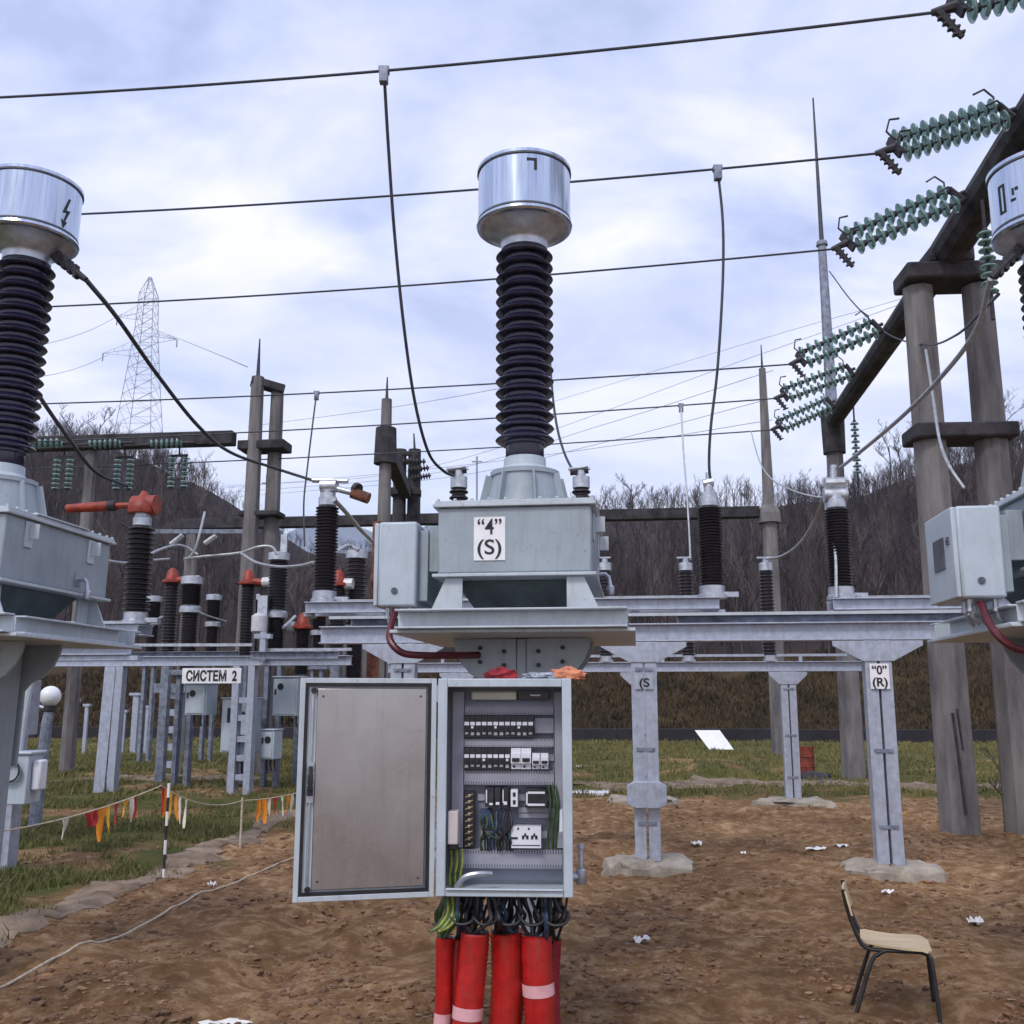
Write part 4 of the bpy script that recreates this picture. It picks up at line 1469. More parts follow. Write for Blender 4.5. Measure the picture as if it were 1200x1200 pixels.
def post(root, base, top_z, wd=0.25, dp=0.16, gusset=0.30, second=True):
    m_ = MB()
    twin_post(m_, base, top_z, wd, dp)
    c = Vector((base[0], base[1], 0)) - EY * (dp / 2 + 0.008)
    m_.build('post', M['galv'], root, bevel=0.004)
    g = MB()
    z = top_z
    plate(g, c, [(-wd / 2 - gusset, z - 0.004), (-wd / 2 - gusset, z - 0.05), (-wd / 2 - 0.02, z - 0.20), (wd / 2 + 0.02, z - 0.20), (wd / 2 + gusset, z - 0.05), (wd / 2 + gusset, z - 0.004)][::-1], 0.012)
    g.build('gusset', M['galv'], root, bevel=0.002)
    k = MB()
    for zz in ((z - 0.27), (z * 0.5 + base[2] * 0.5), base[2] + 0.35):
        for s_ in (-1, 1):
            q = c + EX * s_ * wd * 0.22 + Z * zz
            k.cyl(q + EY * 0.005, q - EY * 0.012, 0.016, 6)
        q = c + Z * zz
        k.bar(q - EX * wd * 0.36 + EY * 0.002, q + EX * wd * 0.36 + EY * 0.002, 0.01, 0.035)
    k.build_split('batten', M['galv_dk'], root)


# ---- front frame (three posts, beam at 2.2 to 2.4 m)
P2 = gr(760, 1018); P3 = gr(1038, 1020)
rowdir = (P3 - P2); rowdir.z = 0
P3 = P2 + EX * rowdir.dot(EX)
P1 = P2 - EX * 2.45
BT = 2.36
root = empty('support_frame', P2, 'front grey steel frame with three posts and a long beam behind the middle transformer', 'steel frame', world=True)
for p in (P1, P2, P3):
    post(root, (p.x, p.y, 0.08), BT - 0.185)
m = MB()
A_, B_ = P2 - EX * 3.35, P2 + EX * 3.35
m.ibeam(A_ + Z * (BT - 0.09), B_ + Z * (BT - 0.09), 0.16, 0.18, 0.014)
m.build('beam', M['galv'], root, bevel=0.003)
m = MB()
m.bar(A_ + EX * 0.1 + Z * (BT + 0.09) - EY * 0.05, B_ + Z * (BT + 0.09) - EY * 0.05, 0.03, 0.03)
m.build('rod', M['paint_lt'], root)
m = MB()
m.chan(A_ + EX * 0.25 + EY * 0.25 + Z * (BT + 0.055), P2 - EX * 0.3 + EY * 0.25 + Z * (BT + 0.055), 0.08, 0.1, 0.01, 1)
m.chan(P2 + EX * 0.35 + EY * 0.25 + Z * (BT + 0.055), B_ + EY * 0.25 + Z * (BT + 0.055), 0.08, 0.1, 0.01, 1)
m.build('rail', M['galv_dk'], root, bevel=0.002)
# box half-way down the middle post, cross marks and letter plates
m = MB()
c = Vector((P2.x, P2.y, 0)) - EY * 0.14
plate(m, c + Z * 0.70, [(-0.19, -0.09), (-0.10, -0.12), (0.10, -0.12), (0.19, -0.09), (0.19, 0.09), (0.12, 0.13), (-0.12, 0.13), (-0.19, 0.09)][::-1], 0.09)
m.build('drive_box', M['galv'], root, bevel=0.006)
for (p, l1, l2, w1) in ((P3, '\u201c0\u201d', '(R)', 0.14), (P2, '', '(S', 0.10)):
    c = Vector((p.x, p.y, 0)) - EY * 0.10
    m = MB(); plate(m, c + Z * (BT - 0.53), [(-0.09, -0.12), (0.09, -0.12), (0.09, 0.12 if l1 else 0.02), (-0.09, 0.12 if l1 else 0.02)][::-1], 0.004)
    pl_ = m.build('letter_plate', M['white'] if l1 else M['galv'], root)
    for body, dz in ((l1, 0.02), (l2, -0.095)):
        if not body: continue
        tm = text_mb(body, 0.115, 0.0006, 0.003, w1)
        tm.xf(Matrix.Rotation(-YA, 4, 'Z'))
        o_ = c - EY * 0.004 + Z * (BT - 0.53 + dz) - Vector(root.location)
        shift(tm, *o_)
        me = tm.mesh(M['ink'], None, 0)
        ob = bpy.data.objects.new('lettering', me); col.objects.link(ob); ob.parent = pl_
foundation(P2 + Vector((0.0, 0, 0)), 0.40, 'pale rough concrete footing under the middle post with the grey box, nearest the open cabinet', 1)
foundation(P3, 0.40, 'pale rough concrete footing behind the school chair', 2)
foundation(P1, 0.40, 'pale concrete footing hidden behind the open cabinet', 3)

# ---- left front frame, carrying the disconnector with the red arm
A0 = at(154, 770, P2.y + 0.85); A0 = Vector((A0.x, A0.y, 0))
root = empty('support_frame', A0 - EX * 4.0, 'grey steel double beam just below the platform of the left transformer', 'steel frame', world=True)
for d_ in (1.75, 4.0):
    p = A0 - EX * d_; post(root, (p.x, p.y, 0.0), 2.02, 0.22, 0.15, 0.1)
m = MB()
m.chan(A0 - EX * 4.6 + Z * 2.135, A0 + Z * 2.135, 0.1, 0.10, 0.012, 1); m.chan(A0 - EX * 4.6 + Z * 2.25, A0 + Z * 2.25, 0.1, 0.10, 0.012, 1)
m.bar(A0 - EX * 0.04 + Z * 2.05 + EY * 0.05, A0 - EX * 0.04 + Z * 2.08 + EY * 0.05, 0.08, 0.08)
m.bar(A0 - EX * 4.5 + Z * 2.05, A0 + EX * 0.1 + Z * 2.05, 0.12, 0.05)
m.build('beam', M['galv'], root, bevel=0.003)

# ---- rear frame
Q2 = gr(930, 942); Q1 = Q2 - EX * (1 / 0.9925) * (Q2.x - gr(757, 944).x)
Q0 = Q1 - EX * 3.0
BR = 2.22
root = empty('support_frame', Q2, 'rear grey steel frame with a lower beam, its right post beside the red drum', 'steel frame', world=True)
for p in (Q0, Q1, Q2):
    post(root, (p.x, p.y, 0.06), BR - 0.165, 0.24, 0.15, 0.18)
m = MB()
m.ibeam(Q0 - EX * 1.2 + Z * (BR - 0.08), Q2 + EX * 1.25 + Z * (BR - 0.08), 0.15, 0.16, 0.014)
m.build('beam', M['galv'], root, bevel=0.003)
m = MB(); m.bar(Q0 - EX * 1.0 + Z * (BR + 0.10), Q2 + EX * 0.95 + Z * (BR + 0.10), 0.04, 0.04)
for f in (0.1, 0.35, 0.6, 0.9):
    p = (Q0 - EX * 1.0).lerp(Q2 + EX * 0.95, f)
    m.bar(p + Z * (BR + 0.002), p + Z * (BR + 0.078), 0.05, 0.05)
m.build('rod', M['galv'], root)
foundation(Q2, 0.55, 'pale concrete footing beside the red drum', 4, 0.08)
foundation(Q1, 0.55, 'pale concrete footing seen on both sides behind the middle post with the grey box', 5, 0.08)

# post insulators standing on the rear frame
ins_cache = {}


def post_insulator(p, h, rc, rs, n, label, group, cap='alu', m_='porc_b', name='post_insulator', cat='insulator'):
    root_ = empty(name, p, label, cat, -YA, group)
    m = MB(); m.lathe([(rc * 1.3, 0), (rc * 1.3, 0.03), (rc * 1.05, 0.04), (rc * 1.05, 0.10)], 16)
    m.build('base_fitting', M['alu_dull'], root_)
    m = MB(); m.lathe(shed_prof(0.1005, h - 0.16, rc, rs, n), 20); m.build('shed_column', M[m_], root_)
    m = MB(); m.lathe([(rc * 1.05, h - 0.1595), (rc * 1.25, h - 0.155), (rc * 1.25, h - 0.03), (rc * 0.9, h - 0.02)], 16)
    m.lathe([(0.05, h - 0.0195), (0.05, h + 0.04), (0.03, h + 0.05)], 12)
    m.bar((-0.14, 0, h + 0.065), (0.10, 0, h + 0.065), 0.05, 0.025)
    m.build('cap_fitting', M['alu_dull'], root_)
    return root_


def zat(px, py, Y): return at(px, py, Y)


REAR_TOPS = {}
for px, lab in ((710, 'short dark post insulator with a pale cap just right of the transformer tank'), (806, 'short dark post insulator with a pale cap under a straight hanging cable'), (901, 'short dark post insulator with a pale cap in front of the slim far pole')):
    Yp = Q2.y - (px - 930) / F_PX * 16.4 * 0.12
    b_ = at(px, 746, Yp)
    b_.z = BR + 0.001
    REAR_TOPS[px] = post_insulator(b_, at(px, 658, Yp).z - b_.z, 0.092, 0.118, 24, lab, 'short insulators on the rear frame').location + Z * (at(px, 658, Yp).z - b_.z)


# ================================================================== DISCONNECTORS on the front frame
def disconnector(tag_label, pxs, x0, x1, Yf, ztop_px, base_px, gp='tall disconnectors in the front row', side=1, red=False, zb=2.56, nshed=26, rs=0.128, bt=None):
    """pxs: picture columns of its insulators; x0..x1: rail span in world along the row"""
    c0 = at(pxs[0], base_px, Yf)
    root_ = empty('disconnector', (c0.x, c0.y, BT), tag_label, 'disconnector', world=True, group=gp)
    tops = []
    m = MB()
    a, b_ = c0 + EX * x0, c0 + EX * x1
    a.z = b_.z = zb
    m.chan(a - EY * 0.16, b_ - EY * 0.16, 0.07, 0.12, 0.010, 1)
    m.chan(a + EY * 0.16, b_ + EY * 0.16, 0.07, 0.12, 0.010, -1)
    k = int((x1 - x0) / 0.9) + 1
    for i in range(k + 1):
        p = a.lerp(b_, i / k)
        m.box(p.x - 0.04, p.x + 0.04, p.y - 0.15, p.y + 0.15, (bt if bt else BT + 0.112), zb - 0.061)
    m.build('base_frame', M['galv'], root_, bevel=0.003)
    m = MB(); m.bar(a + Z * 0.085 + EX * 0.2, b_ + Z * 0.085 - EX * 0.1, 0.035, 0.03); m.build('rod', M['wire_lt'], root_)
    for px in pxs:
        q = at(px, base_px, Yf - (px - pxs[0]) / F_PX * Yf * 0.12)
        q.z = zb + 0.06
        h = at(px, ztop_px, q.y).z - q.z
        m = MB()
        m.lathe([(0.15, 0.0005), (0.15, 0.04), (0.13, 0.05), (0.13, 0.13), (0.105, 0.14)], 18, q)
        m.box(q.x + 0.10, q.x + 0.26, q.y - 0.05, q.y + 0.05, q.z + 0.02, q.z + 0.07)
        m.build('bearing', M['alu_dull'], root_)
        m = MB(); m.lathe(shed_prof(0.1405, h - 0.15, 0.095, rs, nshed), 22, q)
        ins = m.build('insulator', M['porc_b'], root_)
        m = MB(); m.lathe([(0.092, h - 0.1495), (0.10, h - 0.14), (0.10, h - 0.05), (0.085, h - 0.04), (0.085, h), (0.045, h + 0.01), (0.045, h + 0.10)], 18, q)
        m.build('cap', M['alu_dull'], ins)
        tops.append(q + Z * (h + 0.10))
    return root_, tops


YD = P2.y + 0.28
dB, tB = disconnector('long disconnector behind the middle transformer with a tall dark insulator on each side of it', [380, 835], -0.15, 4.15, YD + 0.30, 578, 705)
dC, tC = disconnector('disconnector at the right, its dark insulator under a fan of pale cables', [986], -0.12, 3.4, YD - 0.10, 580, 697)
dA, tA = disconnector('disconnector with a red arm on its ribbed insulator behind the left transformer', [158], -4.0, 0.12, YD + 0.75, 602, 738, zb=2.372, nshed=17, rs=0.152, bt=2.301)


def fitting(root_, pts, r=0.03, extra=None, m_='alu_dull', name='terminal'):
    m = MB(); m.tube(pts, r, 10)
    for (p, q, rr) in (extra or []):
        m.tube([p, q], rr, 12)
    return m.build(name, M[m_], root_)


# arms and terminals
t0, t1 = tB
fitting(dB, [t0 + EX * -0.18 + Z * 0.05, t0 + EX * 0.22 + Z * 0.03], 0.028, [(t0 + EX * 0.05 - Z * 0.04, t0 + EX * 0.34 - Z * 0.12, 0.035)])
m = MB(); m.tube([t0 + EX * 0.27 - Z * 0.10, t0 + EX * 0.46 - Z * 0.17], 0.062, 12); m.build('contact', M['rust'], dB)
m = MB(); m.tube([t0 - Z * 0.02 - EX * 0.08, t0 - Z * 0.02 + EX * 0.10], 0.075, 12); m.build('joint', M['alu_dull'], dB)
m = MB(); m.tube([t0 + EX * 0.30 - Z * 0.05 + EY * 0.02, t0 + EX * 0.34 - Z * 0.07], 0.07, 12); m.build('contact', M['iron'], dB)
fitting(dB, [t1 - EX * 0.05, t1 + EX * 0.05 + Z * 0.02], 0.05, [(t1, t1 + Z * 0.12, 0.025)])
t2 = tC[0]
fitting(dC, [t2 - EX * 0.10 + Z * 0.02, t2 + EX * 0.10 + Z * 0.02], 0.07, [(t2 - EX * 0.02, t2 + Z * 0.22, 0.035), (t2 - EX * 0.12 - Z * 0.10, t2 + EX * 0.12 - Z * 0.10, 0.08)])
t3 = tA[0]
m = MB()
m.tube([t3 - EX * 0.92 - Z * 0.02, t3 - EX * 0.40], [0.05, 0.06], 12); m.tube([t3 - EX * 0.12, t3 + EX * 0.16], 0.11, 12)
m.lathe([(0.16, -0.10), (0.17, -0.05), (0.15, 0.02), (0.06, 0.10), (0.03, 0.16)], 14, t3)
m.tube([t3 - EX * 0.40, t3 - EX * 0.12], 0.035, 10)
m.build('arm', M['redmetal'], dA)
m = MB(); m.tube([t3 - EX * 0.42, t3 - EX * 0.33], 0.062, 12); m.build('joint', M['iron'], dA)

# small insulators behind the middle tank carrying terminals
for px, py, lab in ((537, 556, 'small dark terminal post seen just above the left end of the middle transformer tank'), (682, 556, 'small dark terminal post seen just above the right end of the middle transformer tank')):
    q = at(px, 640, YD + 0.3)
    q.z = 2.62
    tz = at(px, py, q.y)
    r_ = post_insulator(q, tz.z - q.z, 0.075, 0.105, 17, lab, 'terminal posts behind the middle tank', name='post_insulator')
    m = MB(); m.tube([(-0.12, 0, tz.z - q.z + 0.03), (0.08, 0, tz.z - q.z + 0.05)], 0.04, 10); m.build('terminal', M['iron'], r_)


# ================================================================== CONCRETE GANTRIES
def octo(m_, base, top, r0, r1, n=8):
    m_.tube([base, Vector(base).lerp(Vector(top), 0.5), top], [r0, (r0 + r1) / 2, r1], n)


GY = 12.98
GA = gr(1122, 974); GA.y = GY
GB = gr(1196, 974); GB.y = GY - 0.05
GF = gr(1003, 912); GF = Vector((7.15, 21.7, 0))
bd = (GF - (GA + GB) / 2); bd.z = 0; bd.normalize()
bs = Vector((bd.y, -bd.x, 0))
root = empty('gantry', (GA + GB) / 2, 'tall gantry at the right, dark beam over two thick concrete poles', 'gantry', world=True)
zt = at(1077, 338, GY).z
for i, p in enumerate((GA, GB)):
    m = MB(); octo(m, p - Z * 0.3, p + Z * zt, 0.255, 0.205); po_ = m.build('pole', M['concrete'], root, smooth=20, bevel=0.01)
    m = MB()
    q0 = p + Vector((-0.02 + 0.08 * i, -0.25, 0))
    m.tube([q0 + Z * 0.25, q0 + Z * 0.9 + Vector((-0.03, 0.004, 0)), q0 + Z * 1.45 + Vector((-0.06, 0.008, 0))], 0.02, 6)
    m.tube([q0 + Z * 1.0 + Vector((0.03, 0.004, 0)), q0 + Z * 1.5 + Vector((0.0, 0.008, 0))], 0.015, 6)
    if i == 0:
        m.build('earth_strap', M['iron'], po_)
zc = at(1115, 510, GY).z
m = MB()
mid = (GA + GB) / 2
ab = (GB - GA); ab.normalize()
m.bar(mid - ab * 0.66 + Z * zc, mid + ab * 0.66 + Z * zc, 0.62, 0.20)
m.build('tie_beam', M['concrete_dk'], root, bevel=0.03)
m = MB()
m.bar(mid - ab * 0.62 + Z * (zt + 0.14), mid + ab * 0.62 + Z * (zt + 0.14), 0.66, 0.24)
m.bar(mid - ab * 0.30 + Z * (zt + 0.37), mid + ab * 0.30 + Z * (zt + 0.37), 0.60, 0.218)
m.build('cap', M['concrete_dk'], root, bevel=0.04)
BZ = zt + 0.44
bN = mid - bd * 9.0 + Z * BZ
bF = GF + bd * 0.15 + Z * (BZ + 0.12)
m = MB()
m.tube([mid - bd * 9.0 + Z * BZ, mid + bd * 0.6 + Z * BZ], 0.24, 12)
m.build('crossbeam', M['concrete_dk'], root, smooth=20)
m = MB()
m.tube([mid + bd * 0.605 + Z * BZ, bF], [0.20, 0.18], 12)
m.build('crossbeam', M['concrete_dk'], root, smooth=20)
m = MB(); octo(m, GF - Z * 0.3, GF + Z * (BZ - 0.10), 0.26, 0.18)
m.build('pole', M['concrete'], root, smooth=20)
m = MB(); m.tube([GF + Z * (BZ - 0.60), GF + Z * (BZ + 0.38)], [0.25, 0.27], 10); m.build('collar', M['concrete_dk'], root, smooth=20)
zm = at(970, 288, GF.y).z
m = MB(); m.tube([GF + Z * (BZ + 0.38), GF + Z * zm], [0.135, 0.095], 10)
m.tube([GF + Z * (zm + 0.001), GF + Z * (zm + 0.1)], [0.135, 0.12], 10)
m.build('mast', M['galv_dk'], root)
m = MB(); m.tube([GF + Z * (zm + 0.10), GF + Z * at(960, 115, GF.y).z], [0.055, 0.02], 8); m.build('lightning_rod', M['wire'], root)

# left gantry
H0 = Vector((-5.95, 22.6, 0)); H1 = Vector((-5.55, 22.9, 0))
root = empty('gantry', H0, 'paired concrete poles at the left with a beam over hanging white strings', 'gantry', world=True)
zt1 = at(294, 442, 22.6).z; zt2 = at(306, 452, 22.9).z
for p, zz in ((H0, zt1), (H1, zt2)):
    m = MB(); octo(m, p - Z * 0.3, p + Z * zz, 0.24, 0.15); m.build('pole', M['concrete'], root, smooth=20)
for zz, s_ in ((at(288, 522, 22.6).z, 0.62), (at(280, 602, 22.6).z, 0.52), (at(276, 682, 22.6).z, 0.50)):
    m = MB()
    c = (H0 + H1) / 2 + Z * zz
    m.bar(c - EX * s_ * 0.9, c + EX * s_ * 0.9, 0.6, 0.22 if s_ > 0.6 else 0.12); m.build('collar', M['concrete_dk'], root, bevel=0.03)
m = MB()
zt3 = at(294, 446, 22.6).z
m.bar(H0 + Z * zt3 - EX * 0.16, H1 + Z * (zt3 - 0.15) + EX * 0.16, 0.34, 0.20); m.build('cap', M['concrete_dk'], root, bevel=0.03)
m = MB(); m.tube([H0 + Z * (zt1), H0 + Z * at(297, 397, 22.6).z], [0.05, 0.015], 8); m.build('lightning_rod', M['wire'], root)
zb = at(230, 518, 23).z
m = MB(); m.bar(H0 - EX * 0.5 + Z * zb, H0 - EX * 9.0 + Z * zb + Z * 0.02, 0.3, 0.32); m.build('crossbeam', M['concrete_dk'], root, bevel=0.02)
H2 = H0 - EX * 4.05 + EY * 0.1
m = MB(); octo(m, H2 - Z * 0.3, H2 + Z * (zb - 0.17), 0.18, 0.14); m.build('pole', M['concrete'], root, smooth=20)
LBEAM = (H0, zb)

# middle far gantry with beam running away and two stub legs
K0 = Vector((-2.92, 22.6, 0))
root = empty('gantry', K0, 'slim concrete pole with a dark beam leading back, behind the transformer box', 'gantry', world=True)
zk = at(446, 468, 22.6).z
m = MB(); octo(m, K0 - Z * 0.3, K0 + Z * zk, 0.22, 0.12); m.build('pole', M['concrete'], root, smooth=20)
zk2 = at(446, 524, 22.6).z
m = MB(); m.tube([K0 + Z * (zk2 - 0.4), K0 + Z * (zk2 + 0.45)], [0.27, 0.24], 10); m.build('collar', M['concrete_dk'], root, smooth=20)
K1 = at(476, 578, 29.5)
m = MB(); m.bar(K0 + Z * zk2, K1, 0.32, 0.34); m.build('crossbeam', M['concrete_dk'], root, bevel=0.02)
m = MB(); m.tube([K0 + Z * zk, K0 + Z * at(450, 442, 22.6).z], [0.04, 0.015], 6); m.build('lightning_rod', M['wire'], root)
for px in (468, 485):
    p = at(px, 585, 29.6)
    m = MB(); octo(m, Vector((p.x, p.y, -0.3)), Vector((p.x, p.y, at(px, 527, 29.6).z)), 0.24, 0.19); m.build('pole', M['concrete_dk'], root, smooth=20)
m = MB(); a, b_ = at(458, 577, 29.55), at(493, 577, 29.55); m.bar(a, b_, 0.5, 0.22); m.build('cap', M['concrete_dk'], root, bevel=0.02)
m = MB(); a, b_ = at(464, 531, 29.5), at(490, 532, 29.5); m.bar(a, b_, 0.15, 0.12); m.build('tie_beam', M['concrete_dk'], root)
m = MB(); a = at(486, 528, 29.6); m.tube([a, at(485, 508, 29.6)], [0.04, 0.02], 6); m.build('lightning_rod', M['wire'], root)
for (ax, ay, bx, by) in ((472, 541, 499, 541), (478, 551, 503, 548), (483, 561, 505, 557)):
    a, b_ = at(ax, ay, 29.2), at(bx, by, 29.2)
    m = MB(); d = (b_ - a)
    pts, rs = [], []
    for i in range(29):
        pts.append(a.lerp(b_, i / 28)); rs.append([0.03, 0.10, 0.10, 0.03][i % 4])
    m.tube(pts, rs, 8); m.build('insulator', M['iron'], root)

# long far gantry across the back
J1 = gr(913, 880); J1.y = 31.0; J1.x = 8.05
root = empty('gantry', J1, 'long low dark beam across the back of the yard on a slim far pole', 'gantry', world=True)
zj = at(905, 600, 31).z
zj2 = at(905, 432, 31).z
m = MB(); octo(m, J1 - Z * 0.3, J1 + Z * zj, 0.27, 0.22); m.build('pole', M['concrete'], root, smooth=20)
m = MB(); m.tube([J1 + Z * (zj - 0.35), J1 + Z * (zj - 0.05), J1 + Z * (zj + 0.2)], [0.36, 0.36, 0.24], 10); m.build('collar', M['concrete'], root, smooth=20)
m = MB(); octo(m, J1 + Z * (zj + 0.2), J1 + Z * zj2, 0.19, 0.11); m.build('mast', M['concrete'], root, smooth=20)
m = MB(); m.tube([J1 + Z * zj2, J1 + Z * at(905, 404, 31).z], [0.04, 0.015], 6); m.build('lightning_rod', M['wire'], root)
m = MB(); m.bar(J1 - EX * 0.3 + Z * zj, J1 - EX * 19.5 + Z * (zj + 0.0), 0.4, 0.34); m.build('crossbeam', M['concrete_dk'], root, bevel=0.02)
for d_ in (9.3, 18.9):
    p = J1 - EX * d_
    m = MB(); octo(m, p - Z * 0.3, p + Z * (zj - 0.175), 0.27, 0.2); m.build('pole', M['concrete'], root, smooth=20)


# ================================================================== INSULATOR STRINGS
disc_me = None


def disc_mesh():
    global disc_me
    if disc_me is None:
        m = MB()
        m.m = 0
        m.lathe([(0.02, 0.062), (0.05, 0.060), (0.105, 0.045), (0.128, 0.018), (0.127, 0.008), (0.118, 0.012), (0.10, 0.026), (0.085, 0.014), (0.075, 0.030), (0.055, 0.018), (0.045, 0.032), (0.02, 0.03)], 18)
        m.m = 1
        m.lathe([(0.015, 0.0625), (0.048, 0.063), (0.050, 0.095), (0.038, 0.115), (0.015, 0.118)], 12)
        m.lathe([(0.012, -0.03), (0.012, 0.0295)], 8)
        disc_me = m.mesh([M['glass_g'], M['iron']], None, 40, 'disc')
    return disc_me


def chain(root_, a, b_, n, fat=0.7):
    """n discs from a to b, as children"""
    d = (b_ - a); ln = d.length; d.normalize()
    rot = d.to_track_quat('Z', 'Y').to_matrix()
    for i in range(n):
        o = bpy.data.objects.new('disc', disc_mesh())
        col.objects.link(o)
        s_ = ln / n / 0.148
        o.parent = root_
        o.matrix_parent_inverse = Matrix.Identity(4)
        o.location = a + d * (ln * (i + 0.2) / n) - Vector(root_.location)
        o.rotation_euler = rot.to_euler()
        o.scale = (fat, fat, s_)


def beam_pt(Y):
    f = (Y - bN.y) / (bF.y - bN.y)
    return bN.lerp(bF, f)


WD = Vector((-math.cos(R(8)), math.sin(R(8)), 0))
WIRES = []
SL = ['glass insulator string in the top right corner, highest of all', 'long glass double string above the right transformer head', 'glass double string just left of the dark beam and the right transformer head',
      'glass double string crossing the lightning mast, first above the other two of the far set', 'glass string crossing the mast, middle one of the far set of three', 'glass string crossing the mast, lowest of the far set of three']
LEFT_Y = [(-60, 117), (-60, 257), (-60, 364), (-60, 476), (-60, 521), (-60, 552)]
RIGHT_PX = [(1092, 15), (1026, 180), (975, 292), (925, 427), (907, 467), (903, 504)]
ATT = [7.35, 9.45, 11.2, 15.6, 17.9, 20.0]
NDISC = [10, 11, 10, 9, 9, 9]
for i in range(6):
    A = beam_pt(ATT[i]) - bs * 0.24
    # the line end: on the picture ray at the depth the string reaches
    ln = 2.05 if i < 3 else 1.75
    E = at(*RIGHT_PX[i], A.y + 0.24)
    A = Vector((A.x, A.y, A.z))
    d = (E - A).normalized()
    root = empty('insulator_string', A, SL[i], 'insulator string', world=True, group='glass strings on the sloping beam')
    L_ = (E - A).length
    k = d.cross(Z).normalized()
    up = k.cross(d).normalized()
    sp = (k * 0.5 + up * 0.75).normalized() * 0.15      # the two strings hang side by side
    yk0, yk1 = A + d * 0.16, A + d * (L_ - 0.26)
    m = MB()
    m.tube([A, A + d * 0.12], 0.03, 8); m.bar(yk0 - sp * 1.15 - d * 0.06, yk0 + sp * 1.15 - d * 0.06, 0.03, 0.08)
    m.bar(yk1 - sp * 1.15 + d * 0.06, yk1 + sp * 1.15 + d * 0.06, 0.03, 0.08)
    m.build_split('yoke', M['iron'], root)
    for s_ in (-1, 1):
        chain(root, yk1 + sp * s_ + d * 0.02, yk0 + sp * s_ - d * 0.05, NDISC[i], 0.86)
        m = MB(); g = yk1 + sp * s_
        m.tube([g, g + up * 0.12 + d * 0.05, g + up * 0.24 - d * 0.02, g + up * 0.22 - d * 0.12], 0.012, 6)
        g = yk0 + sp * s_
        m.tube([g, g + up * 0.12 - d * 0.04, g + up * 0.24 + d * 0.02, g + up * 0.22 + d * 0.14], 0.012, 6)
        m.build_split('arcing_horn', M['iron'], root)
    m = MB()
    m.tube([yk1 + d * 0.06, E], [0.05, 0.03], 8)
    tl_ = E - d * 0.05
    dn = (-Z * 0.85 - d * 0.5).normalized()
    m.tube([tl_, tl_ + dn * 0.32 * (1.0 if i < 3 else 0.9)], [0.04, 0.025], 8)
    for q in range(4):
        c = tl_ + dn * (0.08 + 0.065 * q); m.bar(c - d * 0.05, c + d * 0.05, 0.05, 0.018)
    m.build('clamp', M['iron'], root)
    # conductor
    Yl = (E.y + 0.1405 * (E.x + 0.6 * E.y)) / (1 - 0.0843)
    Bp = at(*LEFT_Y[i], Yl)
    pts = []
    for q in range(33):
        f = q / 32
        p = E.lerp(Bp, f); p.z -= 0.10 * 4 * f * (1 - f); pts.append(p)
    for q in range(1, 6):       # on to the left, out of frame
        pts.append(Bp + (Bp - E).normalized() * q * 1.0)
    WIRES.append(pts)


def wire_pt(i, px):
    best = None
    P = WIRES[i]
    for a, b_ in zip(P, P[1:]):
        xa, xb = pxof(a)[0], pxof(b_)[0]
        if (xa - px) * (xb - px) <= 0:
            return a.lerp(b_, (px - xa) / (xb - xa))
    return P[0]


WL = ['bare overhead conductor, highest and nearest in the picture', 'bare overhead conductor passing behind the top of the middle aluminium drum', 'bare overhead conductor passing behind the upper ribs of the middle insulator',
      'bare overhead conductor behind the middle insulator, highest of the thin far three', 'bare overhead conductor, middle one of the thin far three', 'bare overhead conductor, lowest of the thin far three']
for i, P in enumerate(WIRES):
    m = MB(); m.tube(P, 0.0135 if i < 3 else 0.0145, 8)
    tag(m.build('overhead_wire', M['wire'], origin=P[0]), WL[i], 'wire', 'overhead wires across the yard')


def dropper(label, start, pts, r=0.014, m_='wire', clamp=True, cat='cable', dark=True):
    """start: world point; pts: (px, py, Y)"""
    P = [Vector(start)] + [at(*p) if len(p) == 3 and not isinstance(p, Vector) else Vector(p) for p in pts]
    S = spline(P, 8)
    root_ = empty('connecting_cable', P[0], label, cat, world=True)
    m = MB(); m.tube(S, r, 8); m.build('conductor', M[m_], root_)
    if clamp:
        m = MB(); c = P[0]
        m.box(c.x - 0.04, c.x + 0.04, c.y - 0.04, c.y + 0.04, c.z - 0.13, c.z + 0.03)
        m.box(c.x - 0.05, c.x + 0.05, c.y - 0.03, c.y + 0.05, c.z - 0.02, c.z + 0.04)
        m.build('clamp', M['galv_dk'], root_, bevel=0.006)
    return P


def lin(pts, Y0, Y1):
    n = len(pts)
    return [(x, y, Y0 + (Y1 - Y0) * (i + 1) / n) for i, (x, y) in enumerate(pts)]


s = wire_pt(0, 450)
dropper('long hanging cable from the highest wire down to the left of the middle tank', s, lin([(455, 170), (462, 270), (473, 380), (486, 470), (502, 530), (520, 552), (534, 558)], s.y, YD + 0.3), 0.016)
s = wire_pt(1, 841)
dropper('hanging cable from the second wire to the tall dark insulator right of the middle transformer', s, lin([(847, 260), (847, 330), (841, 430), (833, 500), (831, 545), (834, 572)], s.y, tB[1].y), 0.015)
s = wire_pt(2, 640)
dropper('short hanging cable from behind the middle insulator to the right end of the middle tank', s, lin([(645, 430), (651, 490), (660, 527), (672, 552), (680, 558)], s.y, YD + 0.3), 0.015)
s = wire_pt(3, 371)
dropper('slim hanging cable just left of the tall dark insulator with a rusty contact', s, lin([(366, 500), (360, 550), (356, 590), (357, 640)], s.y, 16.5), 0.015)
s = wire_pt(4, 798)
dropper('slim straight pale cable hanging from a thin far wire to a short insulator', s, lin([(801, 530), (805, 580), (808, 630), (809, 656)], s.y, 16.6), 0.016, 'wire_lt')

